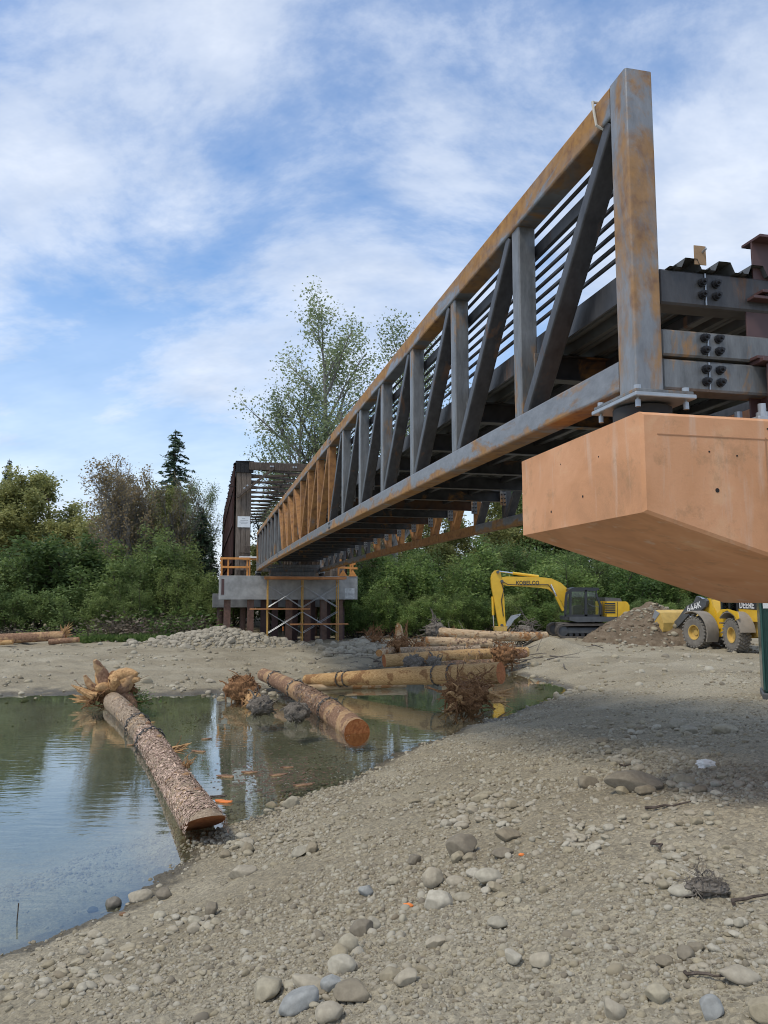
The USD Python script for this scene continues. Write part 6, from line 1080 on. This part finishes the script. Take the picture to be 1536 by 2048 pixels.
# ------------------------------------------------------------------ small things
p = hit(1412, 1790); t = thing('root_clump', 'brown fibrous root clump lying among cobbles on the right of the near bank', 'roots'); c = p + [0, 0, .04]
mesh('core', lump(c, (.10, .06, .035), 300, 3, .5, 2.6), root_grey, t, smooth=40); mesh('fibres', rootwad(c, (0, -.6, .3), .13, 150, 301, .0032, .6, 4, .5), root_grey, t, kind='stuff')
for k, (a, b, r, lab) in enumerate((((1290, 1622), (1385, 1608), .012, 'thin dark stick lying below the widest boulder'), ((1370, 1962), (1448, 1966), .008, 'thin brown stick near the bottom right'), ((1466, 1818), (1540, 1800), .010, 'brown twig at the right edge of the near bank'), ((1300, 1690), (1322, 1706), .010, 'short dark stick above the root clump'), ((1240, 1535), (1275, 1529), .012, 'dark stick among the stones above the widest boulder'))):
    A, B_ = hit(*a), hit(*b); n = 6; P = np.linspace(A, B_, n) + np.random.default_rng(k).normal(0, .012, (n, 3)); P[:, 2] = zground(P[:, 0], P[:, 1]) + r + .012; mesh('stick', tube(P, np.linspace(r, r * .5, n), 6), timber, label=lab, cat='stick', smooth=40)
for x, y, lab, s_ in ((816, 1816, 'orange plastic scrap left of the big round grey stone', .035), (1043, 1713, 'small orange scrap below the blocky boulder', .022), (246, 1832, 'rusty leaf at the lower left waterline', .04)):
    p = hit(x, y); g = lump((0, 0, 0), (s_, s_ * .6, s_ * .5), int(x), 2, .3); thing_mesh('orange_scrap', g, orange_m if x > 300 else bark_red, (p[0], p[1], float(zground(p[0], p[1])[0]) + s_ * .4), lab, 'scrap')
p = hit(1412, 1534); g = lump((0, 0, 0), (.10, .06, .05), 310, 3, .6, 3.); thing_mesh('plastic_scrap', g, white_m, (p[0], p[1], float(zground(p[0], p[1])[0]) + .03), 'crumpled white plastic scrap in the shade below the pier', 'scrap')
# bark, chips and leaves on the water
def chip(px, py, L, w, lab, mat, seed):
    rng = np.random.default_rng(seed); P = at_z(px, py, .012); n = 9; a = np.linspace(0, 2 * PI, n, endpoint=False); r = rng.uniform(.7, 1.15, n); pts = np.stack([np.cos(a) * L * r, np.sin(a) * w * r], 1); g = prism(pts, .018, TRS((0, 0, -.008), rng.uniform(-.5, .5))); v = np.array(g.vertices); v[:, 2] += .010 * (v[:, 0] / L) ** 2; g.vertices = v; thing_mesh('bark_piece', g, mat, P, lab, 'bark', smooth=False)
for k, (x, y, L, w, lab, m_) in enumerate(((262, 1490, .09, .06, 'pink bark chip floating alone left of the long barked log', bark_red), (446, 1603, .17, .07, 'bright orange bark piece floating right of the long barked log', orange_m), (438, 1593, .15, .06, 'dark bark piece floating beside the orange one', timber), (452, 1553, .22, .10, 'pale pink bark slab floating beside the broken branch', bark_red), (300, 1445, .12, .06, 'tan bark piece on the water touching the long barked log', peeled), (412, 1478, .14, .07, 'brown bark scrap in the dark water near the log', bark_red), (398, 1503, .18, .08, 'reddish bark scraps floating off the middle of the log', bark_red), (545, 1420, .16, .06, 'orange bark strip by the grey root clump', bark_red), (92, 1345, .35, .14, 'rust red bark sheet on the far gravel bar', bark_red), (500, 1545, .15, .09, 'reddish leaf patch in the dark shallows, left one', bark_red), (555, 1550, .18, .08, 'reddish leaf patch in the dark shallows, middle one', bark_red), (575, 1535, .13, .07, 'pale bark flake in the dark shallows', bark_red), (605, 1570, .2, .08, 'long bark flake near the inlet shore', bark_red))): chip(x, y, L, w, lab, m_, k)
rng = np.random.default_rng(90); n = 900; px_, py_ = rng.normal(560, 60, n), rng.normal(1550, 24, n); P = np.array([at_z(a, b, .006) for a, b in zip(px_, py_)]); ok = zground(P[:, 0], P[:, 1]) < -.02; P = P[ok]; m, t_ = quads(P, .075, rng, 3.5, .6); V = m[0]; V[:, 2] = .006 + (V[:, 2] - .006) * .12; mesh('leaf_litter', (V, m[1]), leafy('litter', (.05, .028, .016), (.20, .10, .06), .05), label='brown leaf and bark litter floating in the inlet shallows', cat='litter', kind='stuff', pv=t_)
n = 700; px_, py_ = rng.uniform(380, 700, n), rng.uniform(1405, 1600, n); P = np.array([at_z(a, b, .005) for a, b in zip(px_, py_)]); k_ = meshkit.fbm(P * 1.1, 3, 5); ok = (zground(P[:, 0], P[:, 1]) < -.05) & (k_ > .52); P = P[ok]; m, t_ = quads(P, .03, rng, 3.5, .6); V = m[0]; V[:, 2] = .005 + (V[:, 2] - .005) * .1; mesh('foam_flecks', (V, m[1]), leafy('flecks', (.3, .29, .27), (.5, .49, .46), .05), label='pale flecks drifting on the dark inlet water', cat='flecks', kind='stuff', pv=t_)
c = at_z(262, 1402, .1); C = c + np.random.default_rng(91).normal(0, 1, (900, 3)) * [.28, .22, .16]; m, t_ = quads(C, .09, np.random.default_rng(92), .5, .5); mesh('green_sprig', m, leaf_deep, label='small dark green leafy clump at the right of the torn roots', cat='plant', pv=t_)
p = at_z(33, 1853, -.05); mesh('reed_stem', cyl(p, p + [.01, 0, .22], .006, 5), timber, label='lone dark stem standing in the shallows at the lower left', cat='stem')
